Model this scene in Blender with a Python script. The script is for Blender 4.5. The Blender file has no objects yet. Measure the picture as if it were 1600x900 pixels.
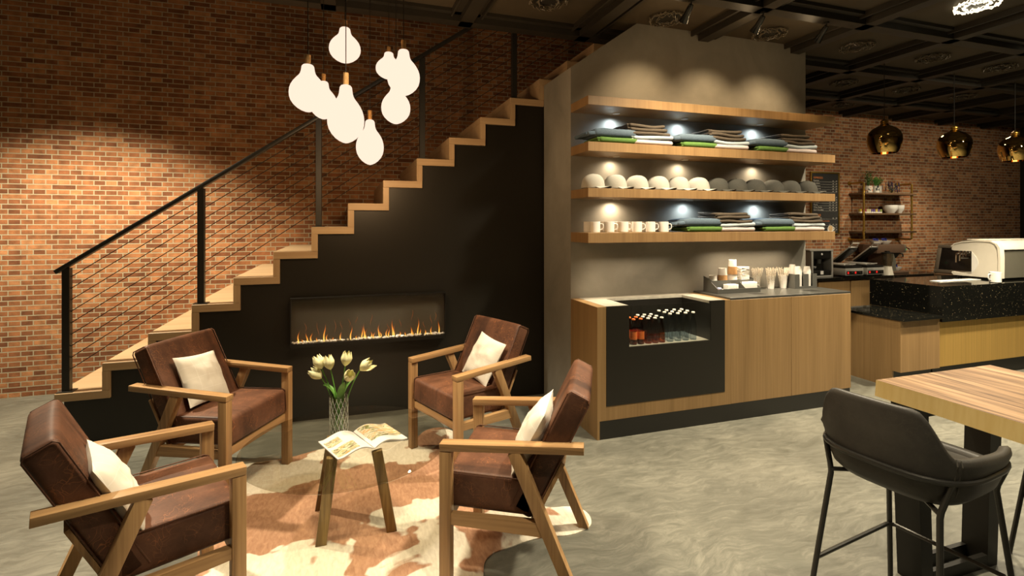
import bpy, bmesh, math, random
from math import pi, sin, cos, radians, sqrt, atan2
from mathutils import Vector, Matrix, noise

SC = bpy.context.scene
COL = SC.collection
V = Vector
random.seed(7)

# ------------------------------------------------------------------ objects
def tag(o, label=None, cat=None, group=None, kind=None):
    if label: o['label'] = label
    if cat: o['category'] = cat
    if group: o['group'] = group
    if kind: o['kind'] = kind
    return o

def thing(name, label, cat, loc=(0, 0, 0), rz=0.0, group=None):
    o = bpy.data.objects.new(name, None)
    o.empty_display_size = 0.1
    COL.objects.link(o)
    o.location = loc
    o.rotation_euler = (0, 0, rz)
    return tag(o, label, cat, group)

def dup(root, loc=None, rz=None, label=None, group=None):
    r = root.copy(); COL.objects.link(r)
    if loc is not None: r.location = loc
    if rz is not None: r.rotation_euler = (0, 0, rz)
    if label: r['label'] = label
    if group: r['group'] = group
    for ch in list(root.children):
        c = ch.copy(); COL.objects.link(c); c.parent = r
        for g in list(ch.children):
            d = g.copy(); COL.objects.link(d); d.parent = c
    return r

class B:
    """collects shapes into one mesh"""
    def __init__(s): s.bm = bmesh.new()
    def _add(s, verts, faces):
        vs = [s.bm.verts.new(v) for v in verts]
        out = []
        for f in faces:
            try: out.append(s.bm.faces.new([vs[i] for i in f]))
            except ValueError: pass
        return vs, out
    def box(s, x0, x1, y0, y1, z0, z1, bev=0.0, M=None, seg=2):
        vs, fs = s._add([(x0,y0,z0),(x1,y0,z0),(x1,y1,z0),(x0,y1,z0),(x0,y0,z1),(x1,y0,z1),(x1,y1,z1),(x0,y1,z1)],
                        [(0,3,2,1),(4,5,6,7),(0,1,5,4),(1,2,6,5),(2,3,7,6),(3,0,4,7)])
        if bev > 0:
            es = list({e for f in fs for e in f.edges})
            r = bmesh.ops.bevel(s.bm, geom=es, offset=bev, segments=seg, affect='EDGES', profile=0.5)
            vs = [v for v in vs if v.is_valid] + [v for v in r['verts'] if v.is_valid]
            vs = list(set(vs))
        if M is not None:
            for v in vs: v.co = M @ v.co
        return s
    def beam(s, p0, p1, w, t, side=None, bev=0.0):
        """rectangular bar from p0 to p1: w across (along side), t the other way"""
        p0, p1 = V(p0), V(p1); d = p1 - p0; L = d.length; d.normalize()
        sd = V(side) if side else (V((0,0,1)).cross(d) if abs(d.z) < .95 else V((1,0,0)))
        sd = (sd - d * sd.dot(d)).normalized(); up = d.cross(sd)
        M = Matrix(((sd.x,up.x,d.x,p0.x),(sd.y,up.y,d.y,p0.y),(sd.z,up.z,d.z,p0.z),(0,0,0,1)))
        return s.box(-w/2, w/2, -t/2, t/2, 0, L, bev, M)
    def prism(s, poly, axis, a, b):
        """2D polygon extruded along axis ('x': poly is (y,z); 'y': (x,z); 'z': (x,y))"""
        def P(p, h):
            return (h,p[0],p[1]) if axis == 'x' else ((p[0],h,p[1]) if axis == 'y' else (p[0],p[1],h))
        n = len(poly)
        vs = [P(p,a) for p in poly] + [P(p,b) for p in poly]
        fs = [tuple(range(n)), tuple(range(2*n-1, n-1, -1))] + [(i,(i+1)%n,n+(i+1)%n,n+i) for i in range(n)]
        s._add(vs, fs)
        return s
    def lathe(s, prof, c=(0,0,0), seg=24, M=None, sx=1.0, sy=1.0):
        verts = []; rings = []
        for r, z in prof:
            if r < 1e-6:
                rings.append([len(verts)]); verts.append(V((0,0,z)))
            else:
                rings.append(list(range(len(verts), len(verts)+seg)))
                verts += [V((r*cos(2*pi*k/seg)*sx, r*sin(2*pi*k/seg)*sy, z)) for k in range(seg)]
        fs = []
        for A, C in zip(rings, rings[1:]):
            for k in range(seg):
                k2 = (k+1) % seg
                if len(A) == 1 and len(C) == 1: continue
                if len(A) == 1: fs.append((A[0], C[k2], C[k]))
                elif len(C) == 1: fs.append((A[k], A[k2], C[0]))
                else: fs.append((A[k], A[k2], C[k2], C[k]))
        c = V(c)
        verts = [(M @ v if M is not None else v) + c for v in verts]
        s._add(verts, fs)
        return s
    def cyl(s, p0, p1, r0, r1=None, seg=12):
        p0, p1 = V(p0), V(p1); r1 = r0 if r1 is None else r1
        d = p1 - p0; L = d.length
        M = d.to_track_quat('Z', 'Y').to_matrix()
        return s.lathe([(0,0),(r0,0),(r1,L),(0,L)], p0, seg, M)
    def tube(s, pts, r, seg=8, closed=False, flat=1.0):
        pts = [V(p) for p in pts]; n = len(pts); verts = []; fs = []
        up = None
        for i in range(n):
            if closed: d = pts[(i+1)%n] - pts[i-1]
            else: d = pts[min(i+1,n-1)] - pts[max(i-1,0)]
            if d.length < 1e-9: d = V((0,0,1))
            d.normalize()
            if up is None: up = V((0,0,1)) if abs(d.z) < .9 else V((1,0,0))
            u = (up - d*up.dot(d))
            if u.length < 1e-6: u = d.orthogonal()
            u.normalize(); w = d.cross(u); up = u
            rr = r[i] if isinstance(r, (list, tuple)) else r
            for k in range(seg):
                a = 2*pi*k/seg
                verts.append(pts[i] + u*(rr*cos(a)*flat) + w*(rr*sin(a)))
        m = n if closed else n-1
        for i in range(m):
            for k in range(seg):
                a, b = i*seg, ((i+1)%n)*seg; k2 = (k+1)%seg
                fs.append((a+k, a+k2, b+k2, b+k))
        if not closed:
            fs.append(tuple(range(seg-1,-1,-1))); fs.append(tuple((n-1)*seg+k for k in range(seg)))
        s._add(verts, fs)
        return s
    def grid(s, f, nu, nv, cu=False, cv=False):
        verts = [f(i/(nu if cu else nu-1), j/(nv if cv else nv-1)) for i in range(nu) for j in range(nv)]
        fs = []
        for i in range(nu if cu else nu-1):
            for j in range(nv if cv else nv-1):
                i2, j2 = (i+1)%nu, (j+1)%nv
                fs.append((i*nv+j, i2*nv+j, i2*nv+j2, i*nv+j2))
        s._add(verts, fs)
        return s
    def rbox(s, hx, hy, hz, r, puff=(0,0,0), M=None, wob=0.0, seed=0, n=6):
        """rounded, slightly puffed block centred on the origin"""
        def axis(h):
            rr = min(r, h*.98); inner = h-rr
            e = [h - rr*(1-cos(a)) - 0 for a in ()]
            outer = [inner + rr*t for t in (0.35, 0.7, 1.0)]
            mid = [-inner + 2*inner*k/n for k in range(n+1)]
            return [-o for o in reversed(outer)] + mid + outer
        H = (hx,hy,hz); A = [axis(h) for h in H]
        idx = {}; verts = []
        def vid(p):
            k = tuple(round(c,6) for c in p)
            if k in idx: return idx[k]
            q = [max(-(H[i]-min(r,H[i]*.98)), min(H[i]-min(r,H[i]*.98), p[i])) for i in range(3)]
            d = V(p) - V(q)
            rr = min(r, min(H)*.98)
            co = V(q) + (d.normalized()*rr if d.length > 1e-9 else d)
            un = [p[i]/H[i] for i in range(3)]
            for i in range(3):
                if puff[i]:
                    o = [j for j in range(3) if j != i]
                    co[i] += puff[i]*un[i]*(1-un[o[0]]**2)*(1-un[o[1]]**2)
            if wob:
                w = noise.noise_vector(co*9 + V((seed*3.1,seed*1.7,0)))
                co += w*wob
            idx[k] = len(verts); verts.append(M @ co if M is not None else co)
            return idx[k]
        fs = []
        for ax in range(3):
            o = [j for j in range(3) if j != ax]
            for sg in (-1,1):
                for i in range(len(A[o[0]])-1):
                    for j in range(len(A[o[1]])-1):
                        q = []
                        for di,dj in ((0,0),(1,0),(1,1),(0,1)):
                            p = [0,0,0]; p[ax] = sg*H[ax]; p[o[0]] = A[o[0]][i+di]; p[o[1]] = A[o[1]][j+dj]
                            q.append(vid(p))
                        fs.append(tuple(q))
        s._add(verts, fs)
        return s
    def build(s, name, mat, parent=None, world=False, ang=35, smooth=True):
        me = bpy.data.meshes.new(name)
        bmesh.ops.recalc_face_normals(s.bm, faces=s.bm.faces)
        s.bm.to_mesh(me); s.bm.free()
        o = bpy.data.objects.new(name, me); COL.objects.link(o)
        for m in (mat if isinstance(mat, (list,tuple)) else [mat]): me.materials.append(m)
        if smooth:
            for p in me.polygons: p.use_smooth = True
            me.set_sharp_from_angle(angle=radians(ang))
        if parent is not None:
            o.parent = parent
            if world:
                q = parent; L = V((0,0,0))
                while q is not None: L += q.location; q = q.parent
                for v in me.vertices: v.co -= L
        return o

def flatfoot(o):
    for v in o.data.vertices:
        if v.co.z < 0: v.co.z = 0
    return o

def solo(b, name, mat, label, cat, group=None, loc=(0,0,0), rz=0, kind=None, **kw):
    o = b.build(name, mat, **kw); o.location = loc; o.rotation_euler = (0,0,rz)
    return tag(o, label, cat, group, kind)

def struct(b, name, mat, parent=None, **kw):
    o = b.build(name, mat, parent, **kw)
    if parent is None: o['kind'] = 'structure'
    return o

ORD = ['first','second','third','fourth','fifth','sixth','seventh','eighth','ninth','tenth','eleventh','twelfth']

# ------------------------------------------------------------------ materials
def nt(name):
    m = bpy.data.materials.new(name); m.use_nodes = True
    t = m.node_tree; t.nodes.clear()
    out = t.nodes.new('ShaderNodeOutputMaterial')
    return m, t, out

def N(t, typ, **kw):
    n = t.nodes.new(typ)
    for k, v in kw.items():
        if k.startswith('_'): setattr(n, k[1:], v)
        else: n.inputs[k.replace('__',' ')].default_value = v
    return n

def L(t, a, b): t.links.new(a, b)

def ramp(t, fac, stops, interp='LINEAR'):
    r = t.nodes.new('ShaderNodeValToRGB'); r.color_ramp.interpolation = interp
    e = r.color_ramp.elements
    while len(e) < len(stops): e.new(0.5)
    for x, (p, c) in zip(e, stops): x.position = p; x.color = (*c, 1) if len(c) == 3 else c
    L(t, fac, r.inputs['Fac'])
    return r

def pbsdf(t, out, col=None, rough=0.5, metal=0.0, spec=0.5):
    p = t.nodes.new('ShaderNodeBsdfPrincipled')
    if col is not None: p.inputs['Base Color'].default_value = (*col, 1)
    p.inputs['Roughness'].default_value = rough
    p.inputs['Metallic'].default_value = metal
    p.inputs['Specular IOR Level'].default_value = spec
    L(t, p.outputs[0], out.inputs[0])
    return p

def coords(t, scale=(1,1,1), rot=(0,0,0), kind='Object', rnd=0.0):
    tc = t.nodes.new('ShaderNodeTexCoord'); mp = t.nodes.new('ShaderNodeMapping')
    mp.inputs['Scale'].default_value = scale; mp.inputs['Rotation'].default_value = rot
    if rnd:
        oi = t.nodes.new('ShaderNodeObjectInfo'); cx = t.nodes.new('ShaderNodeMath'); cx.operation = 'MULTIPLY'
        cx.inputs[1].default_value = rnd; L(t, oi.outputs['Random'], cx.inputs[0])
        ad = t.nodes.new('ShaderNodeVectorMath'); ad.operation = 'ADD'
        L(t, tc.outputs[kind], ad.inputs[0]); L(t, cx.outputs[0], ad.inputs[1]); L(t, ad.outputs[0], mp.inputs['Vector'])
    else: L(t, tc.outputs[kind], mp.inputs['Vector'])
    return mp.outputs[0]

def bump(t, h, strength, dist, p):
    b = t.nodes.new('ShaderNodeBump'); b.inputs['Strength'].default_value = strength; b.inputs['Distance'].default_value = dist
    L(t, h, b.inputs['Height']); L(t, b.outputs[0], p.inputs['Normal'])

def plain(name, col, rough=0.5, metal=0.0, spec=0.5, vary=0.06, scale=20.0, bmp=0.0):
    """one colour with a light mottling"""
    m, t, out = nt(name); p = pbsdf(t, out, col, rough, metal, spec)
    n = N(t, 'ShaderNodeTexNoise', Scale=scale, Detail=4.0); L(t, coords(t), n.inputs['Vector'])
    lo = tuple(max(0, c*(1-vary)) for c in col); hi = tuple(min(1, c*(1+vary)) for c in col)
    r = ramp(t, n.outputs['Fac'], [(0.3, lo), (0.7, hi)]); L(t, r.outputs[0], p.inputs['Base Color'])
    if bmp: bump(t, n.outputs['Fac'], bmp, 0.01, p)
    return m

def wood(name, axis, cols, rough=0.45, fine=1.0, rnd=3.0, spec=0.4, warp=0.6, rings=0.5):
    """streaky timber, grain along axis 0/1/2"""
    m, t, out = nt(name); p = pbsdf(t, out, cols[1], rough, 0, spec)
    s1 = [9*fine]*3; s1[axis] = 0.45*fine
    s2 = [70*fine]*3; s2[axis] = 1.6*fine
    a = N(t, 'ShaderNodeTexNoise', Scale=1.0, Detail=3.0, Distortion=warp); L(t, coords(t, s1, rnd=rnd), a.inputs['Vector'])
    b = N(t, 'ShaderNodeTexNoise', Scale=1.0, Detail=4.0); L(t, coords(t, s2, rnd=rnd), b.inputs['Vector'])
    mu = N(t, 'ShaderNodeMath', _operation='MULTIPLY'); mu.inputs[1].default_value = 5.0*rings
    L(t, a.outputs['Fac'], mu.inputs[0])
    fr = N(t, 'ShaderNodeMath', _operation='PINGPONG'); fr.inputs[1].default_value = 1.0; L(t, mu.outputs[0], fr.inputs[0])
    mx = N(t, 'ShaderNodeMix', Factor=0.55); mx.data_type = 'FLOAT'
    L(t, fr.outputs[0], mx.inputs[2]); L(t, b.outputs['Fac'], mx.inputs[3])
    r = ramp(t, mx.outputs[0], [(0.22, cols[0]), (0.5, cols[1]), (0.78, cols[2])]); L(t, r.outputs[0], p.inputs['Base Color'])
    bump(t, b.outputs['Fac'], 0.08, 0.003, p)
    return m

def glossy_glass(name, tint=(1,1,1), refl=1.0, ior=1.45, rough=0.0):
    m, t, out = nt(name)
    tr = N(t, 'ShaderNodeBsdfTransparent', Color=(*tint,1)); gl = N(t, 'ShaderNodeBsdfGlossy', Roughness=rough)
    gl.inputs['Color'].default_value = (refl,refl,refl,1)
    f0 = N(t, 'ShaderNodeFresnel', IOR=ior); mx = t.nodes.new('ShaderNodeMixShader'); ge = t.nodes.new('ShaderNodeNewGeometry')
    iv = N(t, 'ShaderNodeMath', _operation='SUBTRACT'); iv.inputs[0].default_value = 1.0; L(t, ge.outputs['Backfacing'], iv.inputs[1])
    f = N(t, 'ShaderNodeMath', _operation='MULTIPLY'); L(t, f0.outputs[0], f.inputs[0]); L(t, iv.outputs[0], f.inputs[1])
    L(t, f.outputs[0], mx.inputs[0]); L(t, tr.outputs[0], mx.inputs[1]); L(t, gl.outputs[0], mx.inputs[2]); L(t, mx.outputs[0], out.inputs[0])
    return m

def emit(name, col, strength):
    m, t, out = nt(name)
    e = N(t, 'ShaderNodeEmission', Color=(*col,1), Strength=strength); L(t, e.outputs[0], out.inputs[0])
    return m

def mat_brick():
    m, t, out = nt('red_brick'); p = pbsdf(t, out, (.3,.12,.06), 0.85, 0, 0.25)
    tc = t.nodes.new('ShaderNodeTexCoord'); sp = t.nodes.new('ShaderNodeSeparateXYZ'); cb = t.nodes.new('ShaderNodeCombineXYZ')
    L(t, tc.outputs['Object'], sp.inputs[0]); L(t, sp.outputs['X'], cb.inputs['X']); L(t, sp.outputs['Z'], cb.inputs['Y'])
    br = N(t, 'ShaderNodeTexBrick', Scale=1.0)
    br.offset = 0.5; br.offset_frequency = 2; br.squash = 0.5; br.squash_frequency = 2
    br.inputs['Brick Width'].default_value = 0.175; br.inputs['Row Height'].default_value = 0.0439
    br.inputs['Mortar Size'].default_value = 0.0042; br.inputs['Mortar Smooth'].default_value = 0.15; br.inputs['Bias'].default_value = 0.0
    br.inputs['Color1'].default_value = (0,0,0,1); br.inputs['Color2'].default_value = (1,1,1,1); br.inputs['Mortar'].default_value = (.5,.5,.5,1)
    L(t, cb.outputs[0], br.inputs['Vector'])
    cr = ramp(t, br.outputs['Color'], [(0.0,(.17,.066,.03)),(0.35,(.27,.108,.047)),(0.7,(.36,.155,.066)),(1.0,(.44,.21,.095))])
    n = N(t, 'ShaderNodeTexNoise', Scale=14.0, Detail=6.0); L(t, tc.outputs['Object'], n.inputs['Vector'])
    n2 = N(t, 'ShaderNodeTexNoise', Scale=90.0, Detail=3.0); L(t, tc.outputs['Object'], n2.inputs['Vector'])
    mr = ramp(t, n.outputs['Fac'], [(0.3,(.62,.62,.62)),(0.7,(1.25,1.2,1.15))])
    mm = N(t, 'ShaderNodeMix', Factor=1.0); mm.data_type = 'RGBA'; mm.blend_type = 'MULTIPLY'
    L(t, cr.outputs[0], mm.inputs[6]); L(t, mr.outputs[0], mm.inputs[7])
    mo = N(t, 'ShaderNodeMix'); mo.data_type = 'RGBA'
    L(t, br.outputs['Fac'], mo.inputs[0]); L(t, mm.outputs[2], mo.inputs[6]); mo.inputs[7].default_value = (.40,.35,.24,1)
    L(t, mo.outputs[2], p.inputs['Base Color'])
    iv = N(t, 'ShaderNodeMath', _operation='SUBTRACT'); iv.inputs[0].default_value = 1.0; L(t, br.outputs['Fac'], iv.inputs[1])
    ad = N(t, 'ShaderNodeMath', _operation='MULTIPLY_ADD'); ad.inputs[1].default_value = 0.35; L(t, n2.outputs['Fac'], ad.inputs[0]); L(t, iv.outputs[0], ad.inputs[2])
    bump(t, ad.outputs[0], 0.7, 0.008, p)
    return m

def mat_floor():
    m, t, out = nt('swirled_concrete_floor'); p = pbsdf(t, out, (.1,.1,.09), 0.42, 0, 0.4)
    c = coords(t, (1,1,1))
    w = N(t, 'ShaderNodeTexNoise', Scale=2.0, Detail=3.0); L(t, c, w.inputs['Vector'])
    sc = N(t, 'ShaderNodeVectorMath', _operation='SCALE'); sc.inputs['Scale'].default_value = .34; L(t, w.outputs['Color'], sc.inputs[0])
    av = N(t, 'ShaderNodeVectorMath', _operation='ADD'); L(t, c, av.inputs[0]); L(t, sc.outputs[0], av.inputs[1])
    mp = t.nodes.new('ShaderNodeMapping'); mp.inputs['Rotation'].default_value = (0,0,radians(-33)); mp.inputs['Scale'].default_value = (7,30,1)
    L(t, av.outputs[0], mp.inputs['Vector'])
    a = N(t, 'ShaderNodeTexNoise', Scale=1.0, Detail=10.0, Roughness=0.76, Distortion=.7); L(t, mp.outputs[0], a.inputs['Vector'])
    b = N(t, 'ShaderNodeTexNoise', Scale=2.2, Detail=4.0); L(t, c, b.inputs['Vector'])
    mx = N(t, 'ShaderNodeMix', Factor=0.35); mx.data_type = 'FLOAT'; L(t, a.outputs['Fac'], mx.inputs[2]); L(t, b.outputs['Fac'], mx.inputs[3])
    r = ramp(t, mx.outputs[0], [(0.33,(.082,.081,.064)),(0.5,(.142,.139,.112)),(0.67,(.235,.227,.182))])
    L(t, r.outputs[0], p.inputs['Base Color'])
    rr = ramp(t, a.outputs['Fac'], [(0.35,(.36,)*3),(0.65,(.55,)*3)]); L(t, rr.outputs[0], p.inputs['Roughness'])
    bump(t, a.outputs['Fac'], 0.12, 0.004, p)
    return m

def mat_plaster():
    m, t, out = nt('polished_plaster'); p = pbsdf(t, out, (.25,.22,.18), 0.6, 0, 0.3)
    a = N(t, 'ShaderNodeTexNoise', Scale=2.0, Detail=7.0, Roughness=0.6, Distortion=0.4); L(t, coords(t), a.inputs['Vector'])
    r = ramp(t, a.outputs['Fac'], [(0.3,(.19,.178,.15)),(0.55,(.255,.238,.2)),(0.75,(.315,.295,.25))]); L(t, r.outputs[0], p.inputs['Base Color'])
    b = N(t, 'ShaderNodeTexNoise', Scale=60.0, Detail=3.0); L(t, coords(t), b.inputs['Vector'])
    bump(t, b.outputs['Fac'], 0.05, 0.003, p)
    return m

def mat_leather(name, cols, rough=0.55, scratch=(.42,.16,.06), band=1.0):
    m, t, out = nt(name); p = pbsdf(t, out, cols[1], rough, 0, 0.3)
    c = coords(t, rnd=5.0)
    a = N(t, 'ShaderNodeTexNoise', Scale=6.0, Detail=8.0, Roughness=0.7); L(t, c, a.inputs['Vector'])
    r = ramp(t, a.outputs['Fac'], [(0.3,cols[0]),(0.5,cols[1]),(0.72,cols[2])])
    w = N(t, 'ShaderNodeTexNoise', Scale=9.0, Detail=2.0); L(t, c, w.inputs['Vector'])
    ad = N(t, 'ShaderNodeVectorMath', _operation='MULTIPLY_ADD'); ad.inputs[1].default_value = (.25,.25,.25); L(t, w.outputs['Color'], ad.inputs[0]); L(t, c, ad.inputs[2])
    v = N(t, 'ShaderNodeTexVoronoi', Scale=36.0); v.feature = 'DISTANCE_TO_EDGE'; L(t, ad.outputs[0], v.inputs['Vector'])
    vr = ramp(t, v.outputs['Distance'], [(0.0,(1,1,1)),(0.04,(0,0,0))])
    k = N(t, 'ShaderNodeTexNoise', Scale=11.0, Detail=2.0); L(t, c, k.inputs['Vector'])
    kr = ramp(t, k.outputs['Fac'], [(0.46,(0,0,0)),(0.60,(1,1,1))])
    mu = N(t, 'ShaderNodeMath', _operation='MULTIPLY'); L(t, vr.outputs[0], mu.inputs[0]); L(t, kr.outputs[0], mu.inputs[1])
    m2 = N(t, 'ShaderNodeMath', _operation='MULTIPLY'); m2.inputs[1].default_value = 0.55; L(t, mu.outputs[0], m2.inputs[0])
    mx = N(t, 'ShaderNodeMix'); mx.data_type = 'RGBA'; L(t, m2.outputs[0], mx.inputs[0]); L(t, r.outputs[0], mx.inputs[6]); mx.inputs[7].default_value = (*scratch,1)
    sb = N(t, 'ShaderNodeTexNoise', Scale=1.0, Detail=2.0); L(t, coords(t, (11,.8,.8), rnd=5.0), sb.inputs['Vector'])
    sr = ramp(t, sb.outputs['Fac'], [(0.34,(.55,.55,.56)),(0.47,(1,1,1))])
    mb = N(t, 'ShaderNodeMix', Factor=band); mb.data_type = 'RGBA'; mb.blend_type = 'MULTIPLY'; L(t, mx.outputs[2], mb.inputs[6]); L(t, sr.outputs[0], mb.inputs[7])
    L(t, mb.outputs[2], p.inputs['Base Color'])
    g = N(t, 'ShaderNodeTexNoise', Scale=160.0, Detail=2.0); L(t, c, g.inputs['Vector'])
    bump(t, g.outputs['Fac'], 0.12, 0.002, p)
    return m

def mat_cowhide():
    m, t, out = nt('cowhide'); p = pbsdf(t, out, (.4,.2,.1), 0.85, 0, 0.15)
    tc = t.nodes.new('ShaderNodeTexCoord'); c = tc.outputs['Object']
    sp = t.nodes.new('ShaderNodeSeparateXYZ'); L(t, c, sp.inputs[0])
    # patches: brown along the spine, white belly edges, both broken up by noise
    n = N(t, 'ShaderNodeTexNoise', Scale=2.7, Detail=3.5, Roughness=0.52, Distortion=0.35); L(t, coords(t, (1,1,1)), n.inputs['Vector'])
    yy = N(t, 'ShaderNodeMath', _operation='MULTIPLY_ADD'); yy.inputs[1].default_value = -0.25; L(t, sp.outputs['X'], yy.inputs[0]); L(t, sp.outputs['Y'], yy.inputs[2])
    y0 = N(t, 'ShaderNodeMath', _operation='SUBTRACT'); y0.inputs[1].default_value = 0.27; L(t, yy.outputs[0], y0.inputs[0])
    ab = N(t, 'ShaderNodeMath', _operation='ABSOLUTE'); L(t, y0.outputs[0], ab.inputs[0])
    ma = N(t, 'ShaderNodeMath', _operation='MULTIPLY_ADD'); ma.inputs[1].default_value = -1.15; ma.inputs[2].default_value = 0.36; L(t, ab.outputs[0], ma.inputs[0])
    mi = N(t, 'ShaderNodeMath', _operation='MAXIMUM'); mi.inputs[1].default_value = -0.05; L(t, ma.outputs[0], mi.inputs[0])
    ax = N(t, 'ShaderNodeMath', _operation='ABSOLUTE'); L(t, sp.outputs['X'], ax.inputs[0])
    lx = N(t, 'ShaderNodeMath', _operation='SUBTRACT'); lx.inputs[1].default_value = .82; L(t, ax.outputs[0], lx.inputs[0])
    l0 = N(t, 'ShaderNodeMath', _operation='MAXIMUM'); l0.inputs[1].default_value = 0.0; L(t, lx.outputs[0], l0.inputs[0])
    lm = N(t, 'ShaderNodeMath', _operation='SUBTRACT'); L(t, mi.outputs[0], lm.inputs[0]); L(t, l0.outputs[0], lm.inputs[1])
    su = N(t, 'ShaderNodeMath', _operation='ADD'); L(t, n.outputs['Fac'], su.inputs[0]); L(t, lm.outputs[0], su.inputs[1])
    mk = ramp(t, su.outputs[0], [(0.475,(0,0,0)),(0.495,(1,1,1))])
    h = N(t, 'ShaderNodeTexNoise', Scale=1.0, Detail=4.0, Distortion=0.6); L(t, coords(t, (60,22,1), (0,0,.5)), h.inputs['Vector'])
    br = ramp(t, h.outputs['Fac'], [(0.3,(.33,.175,.105)),(0.7,(.47,.27,.165))])
    wh = ramp(t, h.outputs['Fac'], [(0.3,(.66,.60,.48)),(0.7,(.82,.76,.63))])
    mx = N(t, 'ShaderNodeMix'); mx.data_type = 'RGBA'; L(t, mk.outputs[0], mx.inputs[0]); L(t, wh.outputs[0], mx.inputs[6]); L(t, br.outputs[0], mx.inputs[7])
    L(t, mx.outputs[2], p.inputs['Base Color'])
    bump(t, h.outputs['Fac'], 0.35, 0.006, p)
    return m

def mat_granite():
    m, t, out = nt('black_granite'); p = pbsdf(t, out, (.01,.01,.01), 0.06, 0, 0.6)
    v = N(t, 'ShaderNodeTexVoronoi', Scale=70.0); L(t, coords(t), v.inputs['Vector'])
    n = N(t, 'ShaderNodeTexNoise', Scale=30.0, Detail=3.0); L(t, coords(t), n.inputs['Vector'])
    a = ramp(t, v.outputs['Distance'], [(0.0,(1,1,1)),(0.24,(0,0,0))])
    k = ramp(t, n.outputs['Fac'], [(0.5,(0,0,0)),(0.62,(1,1,1))])
    mu = N(t, 'ShaderNodeMath', _operation='MULTIPLY'); L(t, a.outputs[0], mu.inputs[0]); L(t, k.outputs[0], mu.inputs[1])
    r = ramp(t, mu.outputs[0], [(0.0,(.006,.006,.005)),(1.0,(.75,.6,.33))]); L(t, r.outputs[0], p.inputs['Base Color'])
    return m

def mat_brushed(name, col, rough, axis=2, amp=0.12, metal=1.0):
    m, t, out = nt(name); p = pbsdf(t, out, col, rough, metal, 0.5)
    s = [160]*3; s[axis] = 0.8
    n = N(t, 'ShaderNodeTexNoise', Scale=1.0, Detail=2.0); L(t, coords(t, s), n.inputs['Vector'])
    r = ramp(t, n.outputs['Fac'], [(0.3,tuple(c*(1-amp) for c in col)),(0.7,tuple(min(1,c*(1+amp)) for c in col))]); L(t, r.outputs[0], p.inputs['Base Color'])
    bump(t, n.outputs['Fac'], 0.04, 0.002, p)
    return m

def mat_check(name, col, line, cell):
    m, t, out = nt(name); p = pbsdf(t, out, col, 0.9, 0, 0.15)
    b = N(t, 'ShaderNodeTexBrick', Scale=1.0); b.offset = 0.0; b.inputs['Brick Width'].default_value = cell; b.inputs['Row Height'].default_value = cell
    b.inputs['Mortar Size'].default_value = 0.0012; b.inputs['Mortar Smooth'].default_value = 0.6
    b.inputs['Color1'].default_value = (*col,1); b.inputs['Color2'].default_value = (*col,1); b.inputs['Mortar'].default_value = (*line,1)
    L(t, coords(t), b.inputs['Vector']); L(t, b.outputs['Color'], p.inputs['Base Color'])
    n = N(t, 'ShaderNodeTexNoise', Scale=400.0, Detail=1.0); L(t, coords(t), n.inputs['Vector']); bump(t, n.outputs['Fac'], 0.15, 0.001, p)
    return m

def mat_flame():
    m, t, out = nt('flame')
    tc = t.nodes.new('ShaderNodeTexCoord'); sp = t.nodes.new('ShaderNodeSeparateXYZ'); L(t, tc.outputs['Generated'], sp.inputs[0])
    cr = ramp(t, sp.outputs['Z'], [(0.0,(1.0,.62,.16)),(0.3,(1.0,.40,.06)),(0.65,(.75,.17,.015)),(1.0,(.35,.06,.005))])
    e = N(t, 'ShaderNodeEmission', Strength=1.0); L(t, cr.outputs[0], e.inputs['Color'])
    st = ramp(t, sp.outputs['Z'], [(0.0,(1,1,1)),(0.4,(.8,)*3),(1.0,(.16,)*3)])
    ms = N(t, 'ShaderNodeMath', _operation='MULTIPLY'); ms.inputs[1].default_value = 2.2; L(t, st.outputs[0], ms.inputs[0]); L(t, ms.outputs[0], e.inputs['Strength'])
    tr = t.nodes.new('ShaderNodeBsdfTransparent'); mx = t.nodes.new('ShaderNodeMixShader')
    al = ramp(t, sp.outputs['Z'], [(0.0,(.9,)*3),(0.5,(.7,)*3),(1.0,(.12,)*3)])
    L(t, al.outputs[0], mx.inputs[0]); L(t, tr.outputs[0], mx.inputs[1]); L(t, e.outputs[0], mx.inputs[2]); L(t, mx.outputs[0], out.inputs[0])
    return m

def mat_print(name, base):
    """magazine page: paper with a colour photograph printed on it"""
    m, t, out = nt(name); p = pbsdf(t, out, base, 0.35, 0, 0.4)
    n = N(t, 'ShaderNodeTexNoise', Scale=14.0, Detail=5.0, Distortion=1.5); L(t, coords(t, (1,3,1), (0,0,.6)), n.inputs['Vector'])
    r = ramp(t, n.outputs['Fac'], [(0.3,(.42,.17,.04)),(0.43,(.55,.30,.11)),(0.50,(.60,.55,.45)),(0.56,(.16,.19,.04)),(0.62,(.10,.07,.04)),(0.7,(.58,.50,.38))]); L(t, r.outputs[0], p.inputs['Base Color'])
    return m

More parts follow.
